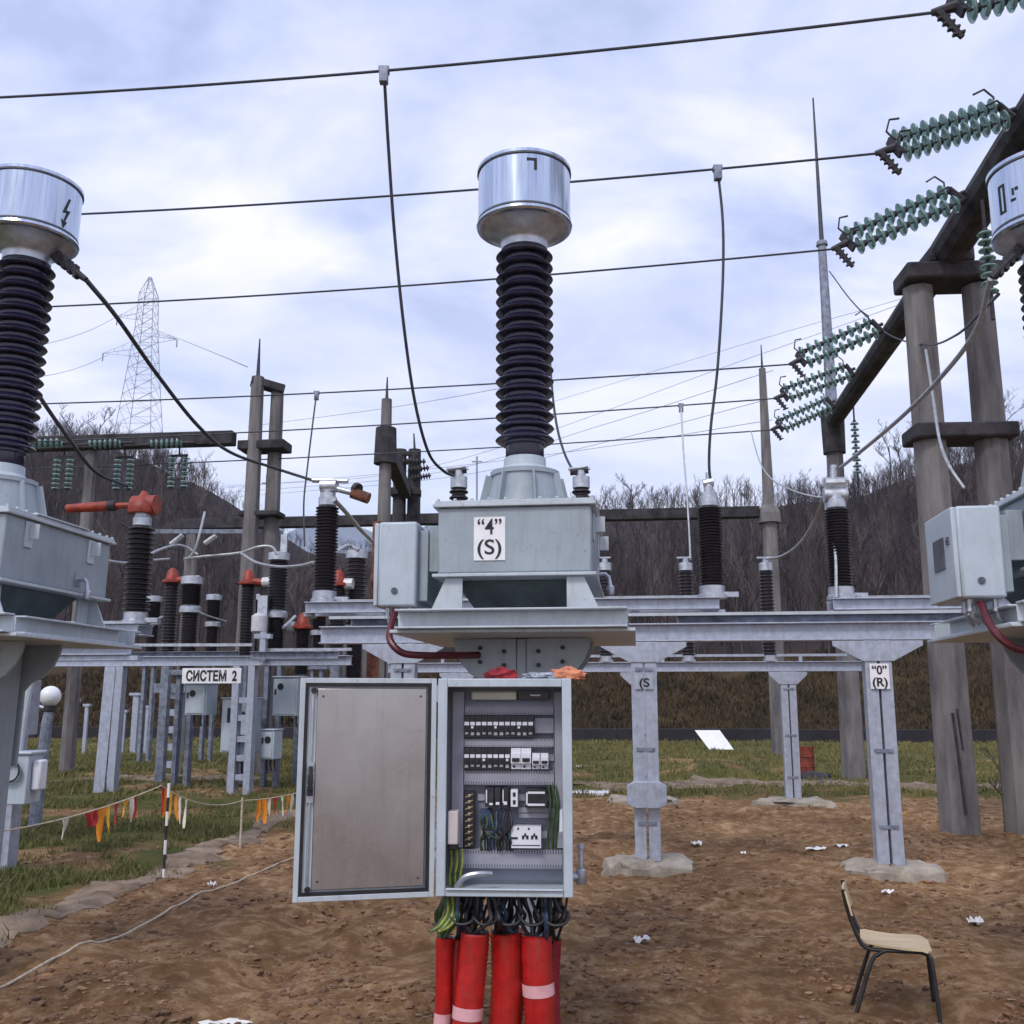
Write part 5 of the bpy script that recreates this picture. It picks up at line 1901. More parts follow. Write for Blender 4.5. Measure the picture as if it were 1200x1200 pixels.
# the cables from the outer heads
pl0 = TLM @ LT_END
dropper('thick dark cable sweeping down from the left transformer head towards the middle transformer', pl0, lin([(137, 372), (185, 440), (232, 499), (270, 530), (320, 548)], pl0.y, tB[0].y) + [tB[0] - EX * 0.18 + Z * 0.05], 0.017, 'wire', False)
pr0 = TRM @ RT_END
dropper('thick pale cable from the right transformer head sweeping down to the insulator at the right', pr0, lin([(1142, 390), (1100, 445), (1055, 490), (1010, 528), (985, 548)], pr0.y, tC[0].y), 0.018, 'wire_lt', False)
s = tC[0] + Z * 0.12
dropper('pale cable looping down to the short insulator in front of the slim far pole', s, [(968, 575, 11), (952, 615, 12.5), (934, 640, 14), (915, 652, 15.5), (898, 655, 16.3)], 0.02, 'wire_lt', False)
dropper('pale cable hanging along the left edge of the insulator at the right', s, [(968, 590, 10.6), (974, 625, 10.4), (979, 650, 10.3), (980, 700, 10.2)], 0.016, 'wire_lt', False)
s = at(972, 318, 20.6)
dropper('slack dark cable from the lightning mast across the tops of the thick concrete poles', s, [(1000, 355, 18), (1040, 391, 15.5), (1085, 404, 12.4), (1120, 393, 10), (1150, 365, 8), (1170, 345, 6.6)], 0.013, 'wire', False)
s = at(1085, 410, 12.2)
dropper('white cable running down in front of the left thick concrete pole', s, [(1094, 470, 11.6), (1101, 515, 11), (1112, 545, 10.5), (1130, 572, 10.3)], 0.016, 'wire_lt', False)
s = at(880, 505, 20)
dropper('thin slack cable between the slim far pole and the insulator at the right', s, [(890, 540, 18), (905, 562, 16), (930, 575, 14), (955, 582, 12), (975, 583, 10.6)], 0.012, 'wire_lt', False)
s = at(38, 452, 8.5)
dropper('dark cable slanting down behind the left transformer insulator', s, [(60, 485, 9.5), (85, 520, 10.5), (112, 553, 11.3), (150, 570, 11.6)], 0.02, 'wire', False)

# vertical strings hanging from the beams
def vstring(px, y0, y1, Y, n, label, double=False, gap=0.2, gp='hanging glass strings'):
    a, b_ = at(px, y0, Y), at(px, y1, Y)
    b_.x, b_.y = a.x, a.y
    root_ = empty('insulator_string', a, label, 'insulator string', world=True, group=gp)
    for s_ in ((-1, 1) if double else (0,)):
        o = EX * gap * s_
        chain(root_, b_ + o, a + o, n)
    m = MB(); m.tube([a, a + Z * 0.35], 0.02, 6); m.tube([b_, b_ - Z * 0.3], 0.025, 6)
    if double:
        m.bar(a - EX * (gap + .05), a + EX * (gap + .05), 0.03, 0.06); m.bar(b_ - EX * (gap + .05), b_ + EX * (gap + .05), 0.03, 0.06)
    m.build_split('clamp', M['iron'], root_)


vstring(1154, 268, 345, 10.6, 8, 'single glass string hanging straight down beside the right transformer head')
vstring(1001, 492, 556, 20.9, 9, 'single thin glass string hanging from the beam end beside the lightning mast')
GLS = 'glass strings under the left beam'
vstring(75, 536, 574, 23.2, 7, 'white double string hanging from the left beam, nearest the left insulator column', True, 0.16, GLS)
vstring(146, 536, 574, 23.1, 7, 'white double string hanging from the left beam, in the middle of the three', True, 0.16, GLS)
vstring(210, 534, 572, 22.9, 7, 'white double string hanging from the left beam, nearest the paired concrete poles', True, 0.16, GLS)
for x0, x1, lab in ((34, 74, 'level glass string lying along the left beam, nearest the left insulator column'), (106, 142, 'level glass string lying along the left beam, middle of three'), (178, 214, 'level glass string lying along the left beam, nearest the paired concrete poles')):
    a, b_ = at(x0, 521, 22.4), at(x1, 519, 22.5)
    root = empty('insulator_string', a, lab, 'insulator string', world=True, group=GLS)
    for dz in (-0.1, 0.1):
        chain(root, a + EY * dz, b_ + EY * dz, 6)
    m = MB(); m.tube([a - EX * 0.3, a], 0.03, 6); m.tube([b_, b_ + EX * 0.3], 0.03, 6); m.build_split('clamp', M['iron'], root)

# ================================================================== LEFT BAY
# steel frame with the sign
LY = 17.6
L1 = gr(117, 930); L2 = gr(285, 931)
L2 = L1 + EX * ((L2.x - L1.x))
root = empty('support_frame', L1, 'grey steel frame at the left that carries the white sign and the grey boxes', 'steel frame', world=True)
LT = at(200, 770, L1.y).z
for i, p in enumerate((L1, L2)):
    m = MB()
    if i == 0:
        m.sec(p + Vector((0, 0, 0)), p + Z * (LT - 0.17) + EX * 0.05, [(-0.13, 0.07, -0.11, 0.11)], up=EY)
        m.sec(p + EX * 0.22, p + EX * 0.24 + Z * (LT - 0.17), [(-0.07, 0.07, -0.09, 0.09)], up=EY)
        for z in (0.35, 0.75, 1.15):
            m.bar(p + EX * 0.07 + Z * z, p + EX * 0.15 + Z * z, 0.16, 0.1)
    else:
        for s_ in (-1, 1):
            m.sec(p + EX * 0.14 * s_, p + EX * 0.14 * s_ + Z * (LT - 0.17), [(-0.06, 0.06, -0.1, 0.1)], up=EY)
        for z in (0.3, 0.62, 0.94, 1.3, 1.6):
            m.bar(p - EX * 0.079 + Z * z, p + EX * 0.079 + Z * z, 0.14, 0.10)
    m.build('post', M['galv'], root, bevel=0.004)
m = MB()
a, b_ = L1 - EX * 5 + Z * (LT - 0.08), L2 + EX * 1.9 + Z * (LT - 0.08)
m.ibeam(a, b_, 0.16, 0.17, 0.014); m.build('beam', M['galv'], root, bevel=0.003)
m = MB(); m.bar(a + EX * 3.5 + Z * 0.30, L2 + EX * 0.1 + Z * (LT + 0.20), 0.05, 0.05); m.bar(L2 + EX * 0.25 + Z * (LT + 0.11), L2 + EX * 1.9 + Z * (LT + 0.11), 0.05, 0.05); m.build('rod', M['alu_dull'], root)
m = MB()
m.chan(L2 + EX * 0.2 - EY * 0.3 + Z * (LT + 0.0), L2 + EX * 1.75 - EY * 0.3 + Z * (LT + 0.0), 0.08, 0.13, 0.01, 1)
m.chan(a + EX * 4.2 + EY * 0.6 + Z * 0.13, L2 - EX * 0.4 + EY * 0.6 + Z * (LT + 0.06), 0.08, 0.12, 0.01, 1)
m.build('rail', M['galv_dk'], root)
m = MB()
c = L2 + EX * 0.34 - EY * 0.12
m.bar(c + Z * (LT - 0.1), c + Z * (LT + 0.42), 0.10, 0.10); m.bar(c - EX * 0.15 + Z * (LT + 0.34), c + EX * 0.15 + Z * (LT + 0.34), 0.12, 0.08)
m.build('drive_column', M['galv'], root)

# the sign
def sign():
    Y = L1.y - 0.28
    a, b_ = at(213, 792, Y), at(285, 792, Y)
    w_ = b_.x - a.x; h_ = at(213, 783, Y).z - at(213, 801, Y).z
    o = empty('sign', (a.x + w_ / 2, Y - 0.12 * (w_ / 2), a.z), '\u0421\u0418\u0421\u0422\u0415\u041c 2 white sign board with black letters on the steel frame at the left', 'sign', -YA)
    o['label'] = 'white sign board with bold black letters on the steel frame at the left'
    m = MB(); m.box(-w_ / 2, w_ / 2, 0, 0.02, -h_ / 2, h_ / 2); bd_ = m.build('board', M['white'], o, bevel=0.004)
    tm = text_mb('\u0421\u0418\u0421\u0422\u0415\u041c  2', 0.24, 0.002, 0.008, w_ * 0.86)
    shift(tm, 0, -0.004, -0.085).build('lettering', M['ink'], bd_, smooth=0)


sign()


def kiosk(px0, px1, py0, py1, Y, d, label, dial=True, window=False, gp='pale boxes on the left frame', legs=False, rz=-YA - R(10)):
    a = at((px0 + px1) / 2, py1, Y)
    w_ = at(px1, py1, Y).x - at(px0, py1, Y).x; h_ = at(px0, py0, Y).z - at(px0, py1, Y).z
    o = empty('equipment_box', a, label, 'equipment box', rz, gp)
    m = MB(); m.box(-w_ / 2, w_ / 2, 0, d, 0, h_); m.box(-w_ / 2 - 0.02, w_ / 2 + 0.02, -0.03, d + 0.02, h_ + 0.0005, h_ + 0.025)
    m.build('body', M['box_paint'], o, bevel=0.012)
    m = MB(); m.box(-w_ / 2 + 0.03, w_ / 2 - 0.03, -0.018, -0.0005, 0.03, h_ - 0.03)
    dr_ = m.build('door', M['box_paint'], o, bevel=0.006)
    m = MB()
    if dial:
        m.cyl((-w_ / 2 + 0.16, -0.03, h_ - 0.16), (-w_ / 2 + 0.16, -0.0185, h_ - 0.16), 0.06, 16)
        m.build('dial', M['ink'], dr_)
    if window:
        m.box(-w_ / 2 + 0.13, -w_ / 2 + 0.25, -0.024, -0.0185, h_ - 0.42, h_ - 0.16); m.build('window', M['ink'], dr_)
    m = MB(); m.box(-w_ / 2 + 0.05, -w_ / 2 + 0.075, -0.04, -0.0185, h_ * 0.55, h_ * 0.55 + 0.10) if dial else m.box(w_ / 2 - 0.14, w_ / 2 - 0.10, -0.04, -0.0185, h_ * 0.7, h_ * 0.7 + 0.06)
    m.build('handle', M['iron'], dr_)
    m = MB()
    for x in (-w_ * 0.3, 0, w_ * 0.3):
        m.tube([(x, d / 2, -0.001), (x, d / 2, -0.12), (x + 0.02, d / 2, -0.2)], 0.02, 6)
    m.build('cable_stub', M['iron'], o)
    if legs:
        m = MB(); z0 = -a.z
        for x in (-w_ * 0.35, w_ * 0.35): m.bar((x, d * 0.5, z0), (x, d * 0.5, -0.0005), 0.06, 0.06)
        m.build('stand', M['galv_dk'], o)
    return o


kiosk(214, 243, 802, 838, L1.y + 0.25, 0.35, 'pale grey box with a black dial hanging right below the white sign board')
kiosk(317, 349, 794, 839, L1.y + 0.2, 0.35, 'pale grey box with a black dial just left of the open cabinet door')
kiosk(255, 293, 819, 882, L1.y + 0.25, 0.40, 'tall pale grey box with a dark window standing below the white sign', False, True, legs=True)
kiosk(276, 288, 862, 893, L1.y - 0.2, 0.25, 'small pale box low on the left side of the post under the sign', False)
kiosk(303, 321, 856, 890, L1.y - 0.1, 0.30, 'small squat pale box with a dark dial, low right of the sign', True)

# ladder-like steel posts and thin posts further back
def ladder_post(px, py0, py1, label, wd=0.42):
    p = gr(px, py1)
    o = empty('ladder_post', p, label, 'steel post', world=True, group='steel posts in the left bay')
    zt_ = at(px, py0, p.y).z
    m = MB()
    for s_ in (-1, 1): m.sec(p + EX * s_ * wd / 2, p + EX * s_ * wd / 2 + Z * zt_, [(-0.05, 0.05, -0.08, 0.08)], up=EY)
    m.build('upright', M['galv'], o, bevel=0.003)
    m = MB(); n = 5
    for i in range(n):
        z = 0.25 + (zt_ - 0.3) * i / (n - 1); m.bar(p - EX * (wd / 2 - 0.051) + Z * z, p + EX * (wd / 2 - 0.051) + Z * z, 0.12, 0.14)
    m.build_split('batten', M['galv'], o)
    m = MB(); m.bar(p - EX * wd * 0.9 + Z * (zt_ + 0.1), p + EX * wd * 0.9 + Z * (zt_ + 0.1), 0.3, 0.2); m.build('head', M['galv_dk'], o)
    return p, zt_


lp, lz = ladder_post(196, 812, 910, 'ladder-like steel post with dark openings left of the box below the white sign', 0.40)
for i, (px, y0, y1, r_) in enumerate(((84, 822, 884, 0.06), (98, 828, 884, 0.05), (156, 815, 882, 0.09), (170, 830, 884, 0.05), (143, 835, 882, 0.05))):
    p = gr(px, y1); zt_ = at(px, y0, p.y).z
    m = MB(); m.bar(p, p + Z * zt_, r_ * 2, r_ * 2); m.bar(p - EX * r_ * 2.2 + Z * (zt_ + 0.04), p + EX * r_ * 2.2 + Z * (zt_ + 0.04), r_ * 3, 0.08)
    tag(m.build('steel_post', M['galv'], origin=p, bevel=0.004),
        ['thin steel post in the far left bay, nearest the round white lamp', 'very thin steel post in the far left bay, second from the round white lamp', 'stout steel post in the far left bay, left of the ladder-like post', 'very thin steel post beside the ladder-like post', 'very thin steel post right of the leaning grey post'][i], 'steel post', 'thin posts far back in the left bay')

# left edge: post, box, slanting pipe and the globe lamp
p = gr(-6, 1022)
root = empty('equipment_post', p, 'grey steel post at the left edge with a pale box and a cable coil', 'post', world=True)
zz = at(6, 798, p.y).z
m = MB()
m.sec(p, p + Z * zz, [(-0.17, -0.03, -0.08, 0.08), (0.03, 0.11, -0.08, 0.08)], up=EY)
m.build('post', M['galv'], root, bevel=0.004)
a = at(3, 942, p.y - 0.25); b_ = at(40, 884, p.y - 0.25)
m = MB(); m.box(a.x, b_.x, a.y - 0.1, a.y + 0.2, a.z, b_.z); m.box(a.x - 0.02, b_.x + 0.03, a.y - 0.12, a.y + 0.22, b_.z + 0.0005, b_.z + 0.03)
bx_ = m.build('box', M['box_paint'], root, bevel=0.01)
m = MB(); m.box(b_.x + 0.001, b_.x + 0.09, a.y - 0.03, a.y + 0.12, a.z + 0.12, b_.z - 0.05); m.build('side_cover', M['bwhite'], bx_, bevel=0.02)
m = MB()
cc = Vector(((a.x + b_.x) / 2 - 0.02, a.y - 0.12, (a.z + b_.z) / 2 + 0.08))
for k in range(3):
    pts = [cc + Vector((math.cos(g) * (0.075 + 0.008 * k), -0.015 * k, math.sin(g) * 0.095)) for g in [2 * math.pi * i / 20 for i in range(21)]]
    m.tube(pts, 0.009, 6)
m.build('cable_coil', M['black'], bx_)
m = MB(); m.tube([at(20, 885, p.y - 0.2), at(28, 830, p.y - 0.15), at(42, 768, p.y - 0.1)], 0.045, 10); m.build('pipe', M['paint_lt'], root)
m = MB(); a2 = at(8, 850, p.y + 0.3); m.box(a2.x, a2.x + 0.2, a2.y, a2.y + 0.25, a2.z - 0.1, a2.z + 0.45); m.build('rear_box', M['galv'], root, bevel=0.01)

p = gr(42, 890)
gy = 13.5
base = Vector((at(46, 900, gy).x, gy, 0))
root = empty('globe_lamp', base, 'round white lamp on a short leaning grey post near the left edge', 'lamp', world=True)
c = at(59, 816, gy)
m = MB(); m.tube([base, Vector((base.x + 0.05, gy, c.z - 0.35)), Vector((c.x, gy, c.z - 0.13))], [0.08, 0.07, 0.05], 10); m.build('pole', M['galv_dk'], root)
m = MB(); m.lathe([(0.03, -0.14)] + [(0.135 * math.cos(g), 0.135 * math.sin(g)) for g in [(-1.3 + 2.75 * i / 12) for i in range(13)]] + [(0.005, 0.136)], 24, c)
gl = m.build('globe', M['globe'], root)
m = MB(); m.lathe([(0.06, -0.20), (0.07, -0.19), (0.07, -0.125), (0.05, -0.12)], 14, c); m.build('socket', M['iron'], root)
m = MB(); m.tube([c - Z * 0.16, c - Z * 0.12 - EX * 0.22, c - EX * 0.4 - Z * 0.05], 0.025, 8); m.build('bracket', M['galv'], root)

# two-column breaker poles of the left bay
def breaker_pole(px, pyt, pym, pyb, Y, label, red=False, box=False, extra=True):
    b_ = at(px, pyb, Y)
    base_z = b_.z
    g_ = Vector((b_.x, b_.y, 0))
    o = empty('breaker_pole', g_, label, 'breaker pole', world=True, group='dark breaker poles in the left bay')
    zm_, zt_ = at(px, pym, Y).z, at(px, pyt, Y).z
    m = MB(); m.sec(g_, g_ + Z * (base_z - 0.1), [(-0.16, -0.08, -0.08, 0.08), (0.08, 0.16, -0.08, 0.08)], up=EY); m.bar(g_ - EX * 0.3 + Z * (base_z - 0.05), g_ + EX * 0.3 + Z * (base_z - 0.05), 0.3, 0.098)
    m.build('stand', M['galv_dk'], o)
    m = MB(); m.lathe(shed_prof(base_z + 0.001, zm_ - 0.12, 0.13, 0.165, 22), 18, (g_.x, g_.y, 0)); m.build('lower_insulator', M['porc_b'], o)
    m = MB(); m.lathe([(0.15, zm_ - 0.119), (0.21, zm_ - 0.10), (0.21, zm_ + 0.0), (0.15, zm_ + 0.05)], 16, (g_.x, g_.y, 0))
    if box: m.box(g_.x - 0.30, g_.x - 0.12, g_.y - 0.28, g_.y - 0.10, zm_ - 0.45, zm_ + 0.30)
    m.build('flange', M['alu_dull'], o)
    if box:
        m = MB(); m.lathe([(0.12, zm_ - 0.40), (0.15, zm_ - 0.38), (0.15, zm_ - 0.1), (0.08, zm_ - 0.05)], 14, (g_.x - 0.22, g_.y - 0.4, 0)); m.build('capacitor', M['porc_g'], o)
    m = MB(); m.lathe(shed_prof(zm_ + 0.051, zt_ - 0.1, 0.145, 0.185, 16), 18, (g_.x, g_.y, 0)); m.build('upper_insulator', M['porc_b'], o)
    m = MB(); m.lathe([(0.15, zt_ - 0.099), (0.21, zt_ - 0.08), (0.21, zt_ + 0.06), (0.12, zt_ + 0.08)], 16, (g_.x, g_.y, 0))
    if box: m.bar((g_.x + 0.09, g_.y, zt_ + 0.081), (g_.x + 0.09, g_.y, zt_ + 0.42), 0.12, 0.1)
    m.build('cap', M['redmetal'] if red else M['alu_dull'], o)
    return Vector((g_.x, g_.y, zt_))


bp1 = breaker_pole(219, 680, 712, 785, 19.4, 'dark breaker pole above the left part of the white sign board', False)
bp2 = breaker_pole(322, 652, 718, 770, 19.2, 'dark breaker pole with a white bracket above the right end of the white sign board', False, True)
bp3 = breaker_pole(414, 650, 735, 800, 18.8, 'dark breaker pole left of the slim concrete pole, behind the tall insulator', False)

for px, a_, b2, c_, lab in ((176, 702, 728, 775, 'slim far breaker pole seen between the ribbed insulator and the first red head'), (247, 700, 730, 772, 'slim far breaker pole above the middle of the white sign board'),
                        (302, 700, 728, 772, 'slim far breaker pole just right of the paired concrete poles'), (372, 716, 740, 780, 'slim far breaker pole above the left part of the open cabinet door')):
    breaker_pole(px, a_, b2, c_, 27.0, lab)


def red_head(px, pyt, pyb, Y, label, arm=0.45, side=1):
    b_ = at(px, pyb, Y); g_ = Vector((b_.x, b_.y, 0)); zt_ = at(px, pyt, Y).z
    o = empty('disconnector_post', g_, label, 'disconnector post', world=True, group='red-headed posts in the left bay')
    m = MB(); m.sec(g_, g_ + Z * b_.z, [(-0.08, 0.08, -0.08, 0.08)], up=EY); m.build('stand', M['galv_dk'], o)
    m = MB(); m.lathe(shed_prof(b_.z + 0.001, zt_ - 0.001, 0.11, 0.145, 24), 16, (g_.x, g_.y, 0)); m.build('insulator', M['porc_b'], o)
    m = MB(); m.lathe([(0.13, zt_), (0.20, zt_ + 0.02), (0.20, zt_ + 0.07), (0.13, zt_ + 0.09), (0.10, zt_ + 0.26), (0.04, zt_ + 0.32)], 14, (g_.x, g_.y, 0))
    m.tube([Vector((g_.x, g_.y, zt_ + 0.08)), Vector((g_.x, g_.y, zt_ + 0.06)) + EX * arm * side], 0.075, 10)
    m.build('head', M['redmetal'], o)
    m = MB(); q = Vector((g_.x, g_.y, zt_ + 0.06)) + EX * arm * side; m.tube([q + EX * 0.001 * side, q + EX * 0.16 * side], 0.10, 10); m.build('contact', M['porc_g'], o)
    return Vector((g_.x, g_.y, zt_ + 0.3))


rh1 = red_head(196, 684, 775, 20.5, 'post with a red head, right of the tall ribbed insulator with the red arm', 0.42)
rh2 = red_head(287, 686, 770, 20.2, 'post with a red head in front of the paired concrete poles', 0.3)
rh3 = red_head(394, 688, 760, 18.5, 'post with a dull red head half hidden behind the tall insulator left of the transformer', 0.12)
rh4 = red_head(353, 738, 790, 19.5, 'low post with a rusty red head above the open cabinet door', 0.15, -1)


def loose(label, pts, r=0.016, m_='wire_lt'):
    P = [at(*p) for p in pts]
    m = MB(); m.tube(spline(P, 7), r, 7)
    return tag(m.build('connecting_cable', M[m_], origin=P[0]), label, 'cable', 'pale cables between the poles of the left bay')


loose('pale cable from behind the left transformer to the first red-headed post', [(112, 655, 13), (150, 660, 15), (175, 657, 17), (198, 655, 18)], 0.022)
loose('pale cable rising from the ribbed insulator to the knot of cables', [(166, 655, 14), (185, 645, 15.5), (205, 639, 16.5), (218, 641, 16.8), (232, 650, 16.8)], 0.022)
loose('pale cable arching from the knot of cables to the breaker pole with the white bracket', [(216, 655, 16.8), (240, 652, 16.7), (280, 648, 16.6), (302, 641, 16.5), (318, 641, 16.5), (325, 650, 16.5)], 0.024)
loose('pale cable slanting up from the knot of cables', [(217, 658, 16.8), (228, 645, 16.8), (234, 625, 16.8), (240, 600, 17)], 0.022)
loose('pale short cable end sticking up left of the knot of cables', [(200, 638, 16.5), (208, 632, 16.5), (214, 627, 16.5)], 0.045)
loose('pale short cable end sticking up right of the knot of cables', [(240, 637, 16.5), (247, 632, 16.5), (253, 628, 16.5)], 0.045)
loose('pale cable sagging from the paired concrete poles to the tall insulator', [(282, 648, 16.6), (300, 659, 16), (325, 664, 15), (350, 663, 13.5), (368, 659, 12)], 0.022)
loose('pale cable from the tall insulator to the breaker pole beside the slim concrete pole', [(382, 656, 13), (395, 646, 15), (408, 639, 17), (420, 645, 17)], 0.03)
loose('grey cable from the arm of the tall insulator down towards the transformer box', [(391, 585, 10.4), (405, 600, 11), (420, 618, 12), (436, 634, 13)], 0.025)
loose('thin dark cable sagging below the first red-headed post', [(140, 612, 14), (165, 628, 15), (190, 640, 16), (215, 645, 16.8)], 0.014, 'wire')
loose('pale cable joining the ribbed insulator foot to the first red-headed post', [(160, 735, 13), (175, 730, 15), (190, 723, 17)], 0.02)
loose('thin cable running right from the flange of the breaker pole above the sign', [(230, 716, 16.8), (245, 722, 17), (265, 728, 18)], 0.014)
loose('short pale cable left of the low rusty red head', [(332, 735, 16.5), (338, 730, 16.8), (346, 722, 17)], 0.025)
a, b_ = at(172, 623, 24), at(328, 623, 23)
m = MB(); m.bar(a, b_, 0.10, 0.10); m.bar(b_, b_ - Z * 0.5, 0.12, 0.12); tag(m.build('tubular_busbar', M['galv_dk'], origin=a), 'thin grey level tube passing behind the paired concrete poles', 'busbar')

# far disconnector frame pieces behind the cabinet door (rusty and grey uprights)
for i, (px, w_) in enumerate(((404, 0.16), (425, 0.24), (443, 0.24), (458, 0.20))):
    p = at(px, 850, 21.0); p.z = 0
    m = MB(); m.bar(p, p + Z * (at(px, 748, 21.0).z), w_, w_)
    tag(m.build('concrete_post', M['concrete'], origin=p, bevel=0.01), ['slim concrete post just above the open cabinet door, leftmost of four', 'concrete post above the open cabinet door, second from the left of four', 'concrete post above the open cabinet door, third from the left of four', 'concrete post above the open cabinet door, rightmost of four'][i], 'post', 'concrete posts seen over the cabinet door')
p0 = Vector((at(437, 690, 19.5).x, 19.5, 0))
m = MB(); m.tube([p0, p0 + Z * at(443, 612, 19.5).z + EX * 0.08], [0.13, 0.11], 8)
tag(m.build('rusty_pole', M['rust'], origin=p0), 'rust-brown slim pole beside the left edge of the transformer box', 'pole')

# ================================================================== LATTICE PYLON AND FAR LINES
def pylon(cxp, ytop, ybase, Y, label):
    base = at(cxp, ybase, Y); topz = at(cxp, ytop, Y).z
    gx = base.x
    g0 = ground_z(gx, Y) if Y < 290 else base.z
    o = empty('lattice_pylon', (gx, Y, g0), label, 'pylon', world=True)
    H = topz - g0
    wb = 2.9
    prof = [(0, wb), (0.45, wb * 0.62), (0.72, wb * 0.42), (0.90, wb * 0.36), (1.0, wb * 0.05)]
    def hwid(f):
        for (f0, w0), (f1, w1) in zip(prof, prof[1:]):
            if f <= f1: return w0 + (w1 - w0) * (f - f0) / (f1 - f0)
        return prof[-1][1]
    R_ = 0.042
    m = MB()
    lv = [0, .10, .19, .27, .35, .42, .49, .55, .61, .66, .71, .76, .81, .86, .90, .95, 1.0]
    def P_(f, sx, sy): return Vector((gx + sx * hwid(f), Y + sy * hwid(f), g0 + H * f))
    for sx in (-1, 1):
        for sy in (-1, 1):
            for f0, f1 in zip(lv, lv[1:]): m.tube([P_(f0, sx, sy), P_(f1, sx, sy)], R_ * 1.25, 4)
    m.build('leg', M['pylon'], o, smooth=0)
    m = MB()
    for f0, f1 in zip(lv, lv[1:]):
        for s_ in (-1, 1):
            m.tube([P_(f0, -1, s_), P_(f1, 1, s_)], R_ * 0.7, 3); m.tube([P_(f0, 1, s_), P_(f1, -1, s_)], R_ * 0.7, 3)
            m.tube([P_(f0, s_, -1), P_(f1, s_, 1)], R_ * 0.7, 3); m.tube([P_(f0, s_, 1), P_(f1, s_, -1)], R_ * 0.7, 3)
            m.tube([P_(f1, -1, s_), P_(f1, 1, s_)], R_ * 0.7, 3)
    m.build('bracing', M['pylon'], o, smooth=0)
    tips = []
    for f, s_, ln in ((0.585, -1, 4.6), (0.78, -1, 3.3), (0.66, 1, 3.2)):
        tip = Vector((gx + s_ * (hwid(f) + ln), Y, g0 + H * f))
        m = MB()
        for sy in (-1, 1):
            for df in (0, 0.045):
                m.tube([P_(f + df, s_, sy), tip], R_ * 0.9, 3)
            for k in (0.3, 0.6):
                m.tube([P_(f, s_, sy).lerp(tip, k), P_(f + 0.045, s_, sy).lerp(tip, k)], R_ * 0.6, 3)
        m.tube([tip, tip - Z * 1.2], 0.10, 5)
        m.build('crossarm', M['pylon'], o, smooth=0)
        tips.append(tip - Z * 1.2)
    return tips


tips = pylon(163, 325, 512, 140, 'tall grey lattice pylon far away on the ridge at the left')
m = MB(); a = at(313, 585, 400); m.tube([a - Z * 4, at(313, 556, 400)], 0.5, 5); m.tube([at(307, 566, 400), at(319, 566, 400)], 0.3, 4)
tag(m.build('distant_pole', M['pylon'], origin=a), 'tiny far pole before the blue mountains, right of the paired concrete poles', 'pole')
m = MB(); a = at(559, 590, 400); m.tube([a - Z * 4, at(559, 535, 400)], 0.45, 5); m.tube([at(553, 541, 400), at(565, 541, 400)], 0.3, 4)
tag(m.build('distant_pole', M['pylon'], origin=a), 'tiny far pole just left of the middle transformer neck', 'pole')


def far_wire(label, pts, r, m_='galv_dk'):
    P = [at(*p) for p in pts]
    m = MB(); m.tube(spline(P, 8), r, 5)
    tag(m.build('overhead_wire', M[m_], origin=P[0]), label, 'wire', 'far overhead wires')


far_wire('faint far wire from the right arm of the lattice pylon towards the paired poles', [(197, 392, 140), (230, 405, 110), (262, 418, 85), (290, 430, 60)], 0.035)
far_wire('faint far wire leaving the upper left arm of the lattice pylon', [(143, 368, 140), (110, 385, 130), (80, 396, 120), (50, 404, 110)], 0.035)
far_wire('faint far wire leaving the lower left arm of the lattice pylon', [(127, 416, 140), (100, 428, 130), (75, 436, 120), (45, 442, 110)], 0.035)
for i, (pa, pb, lab) in enumerate((((500, 548), (1260, 282), 'thin far wire rising steeply to the right behind the middle insulator, uppermost of the fan'), ((500, 556), (906, 434), 'thin far wire of the fan behind the middle insulator, second from above'), ((520, 560), (900, 468), 'thin far wire of the fan behind the middle insulator, third from above'), ((480, 552), (905, 492), 'thin far wire of the fan behind the middle insulator, lowest'), ((290, 500), (640, 445), 'thin far wire rising to the right between the paired poles and the middle insulator'))):
    far_wire(lab, ([(pa[0] - 240, pa[1] + 22, 95)] if i < 4 else []) + [(pa[0], pa[1], 75), ((pa[0] + pb[0]) / 2, (pa[1] + pb[1]) / 2 + 4, 60), (pb[0], pb[1], 45)], 0.016)
far_wire('thin far wire at the right behind the concrete poles', [(630, 476, 80), (900, 395, 60), (1050, 352, 50), (1210, 300, 40)], 0.014)

# ================================================================== BUNTING, STAKE AND ROPE
pole_b = gr(191, 1035); pole_t = at(189, 918, pole_b.y)
root = empty('warning_stake', pole_b, 'thin red and white banded stake holding the line of pennants on the lawn', 'stake', world=True)
n = 7
for k in range(n):
    z0, z1 = pole_t.z * k / n, pole_t.z * (k + 1) / n
    m = MB(); m.tube([Vector((pole_b.x, pole_b.y, z0 + (0.0005 if k else -0.1))), Vector((pole_b.x, pole_b.y, z1))], 0.013, 8)
    m.build('band', M['white'] if k % 2 == 0 else M['iron'], root)
R0 = at(-60, 982, 7.2); R1 = at(5, 966, 7.6); R3 = pole_t - Z * 0.02; R5 = at(284, 938, 11.5); R6 = at(352, 928, 12.4)
def sagc(a, b_, s_, n=14):
    return [a.lerp(b_, i / n) - Z * s_ * 4 * (i / n) * (1 - i / n) for i in range(n + 1)]
ropeA = sagc(R0, R3, 0.07, 20); ropeB = sagc(R3, R5, 0.10); ropeC = sagc(R5, R6, 0.02)
root = empty('bunting', R0, 'string of orange, red and white pennants strung across the lawn at the left', 'bunting', world=True)
m = MB(); m.tube(ropeA + ropeB[1:] + ropeC[1:], 0.006, 6); m.build('rope', M['rope'], root)


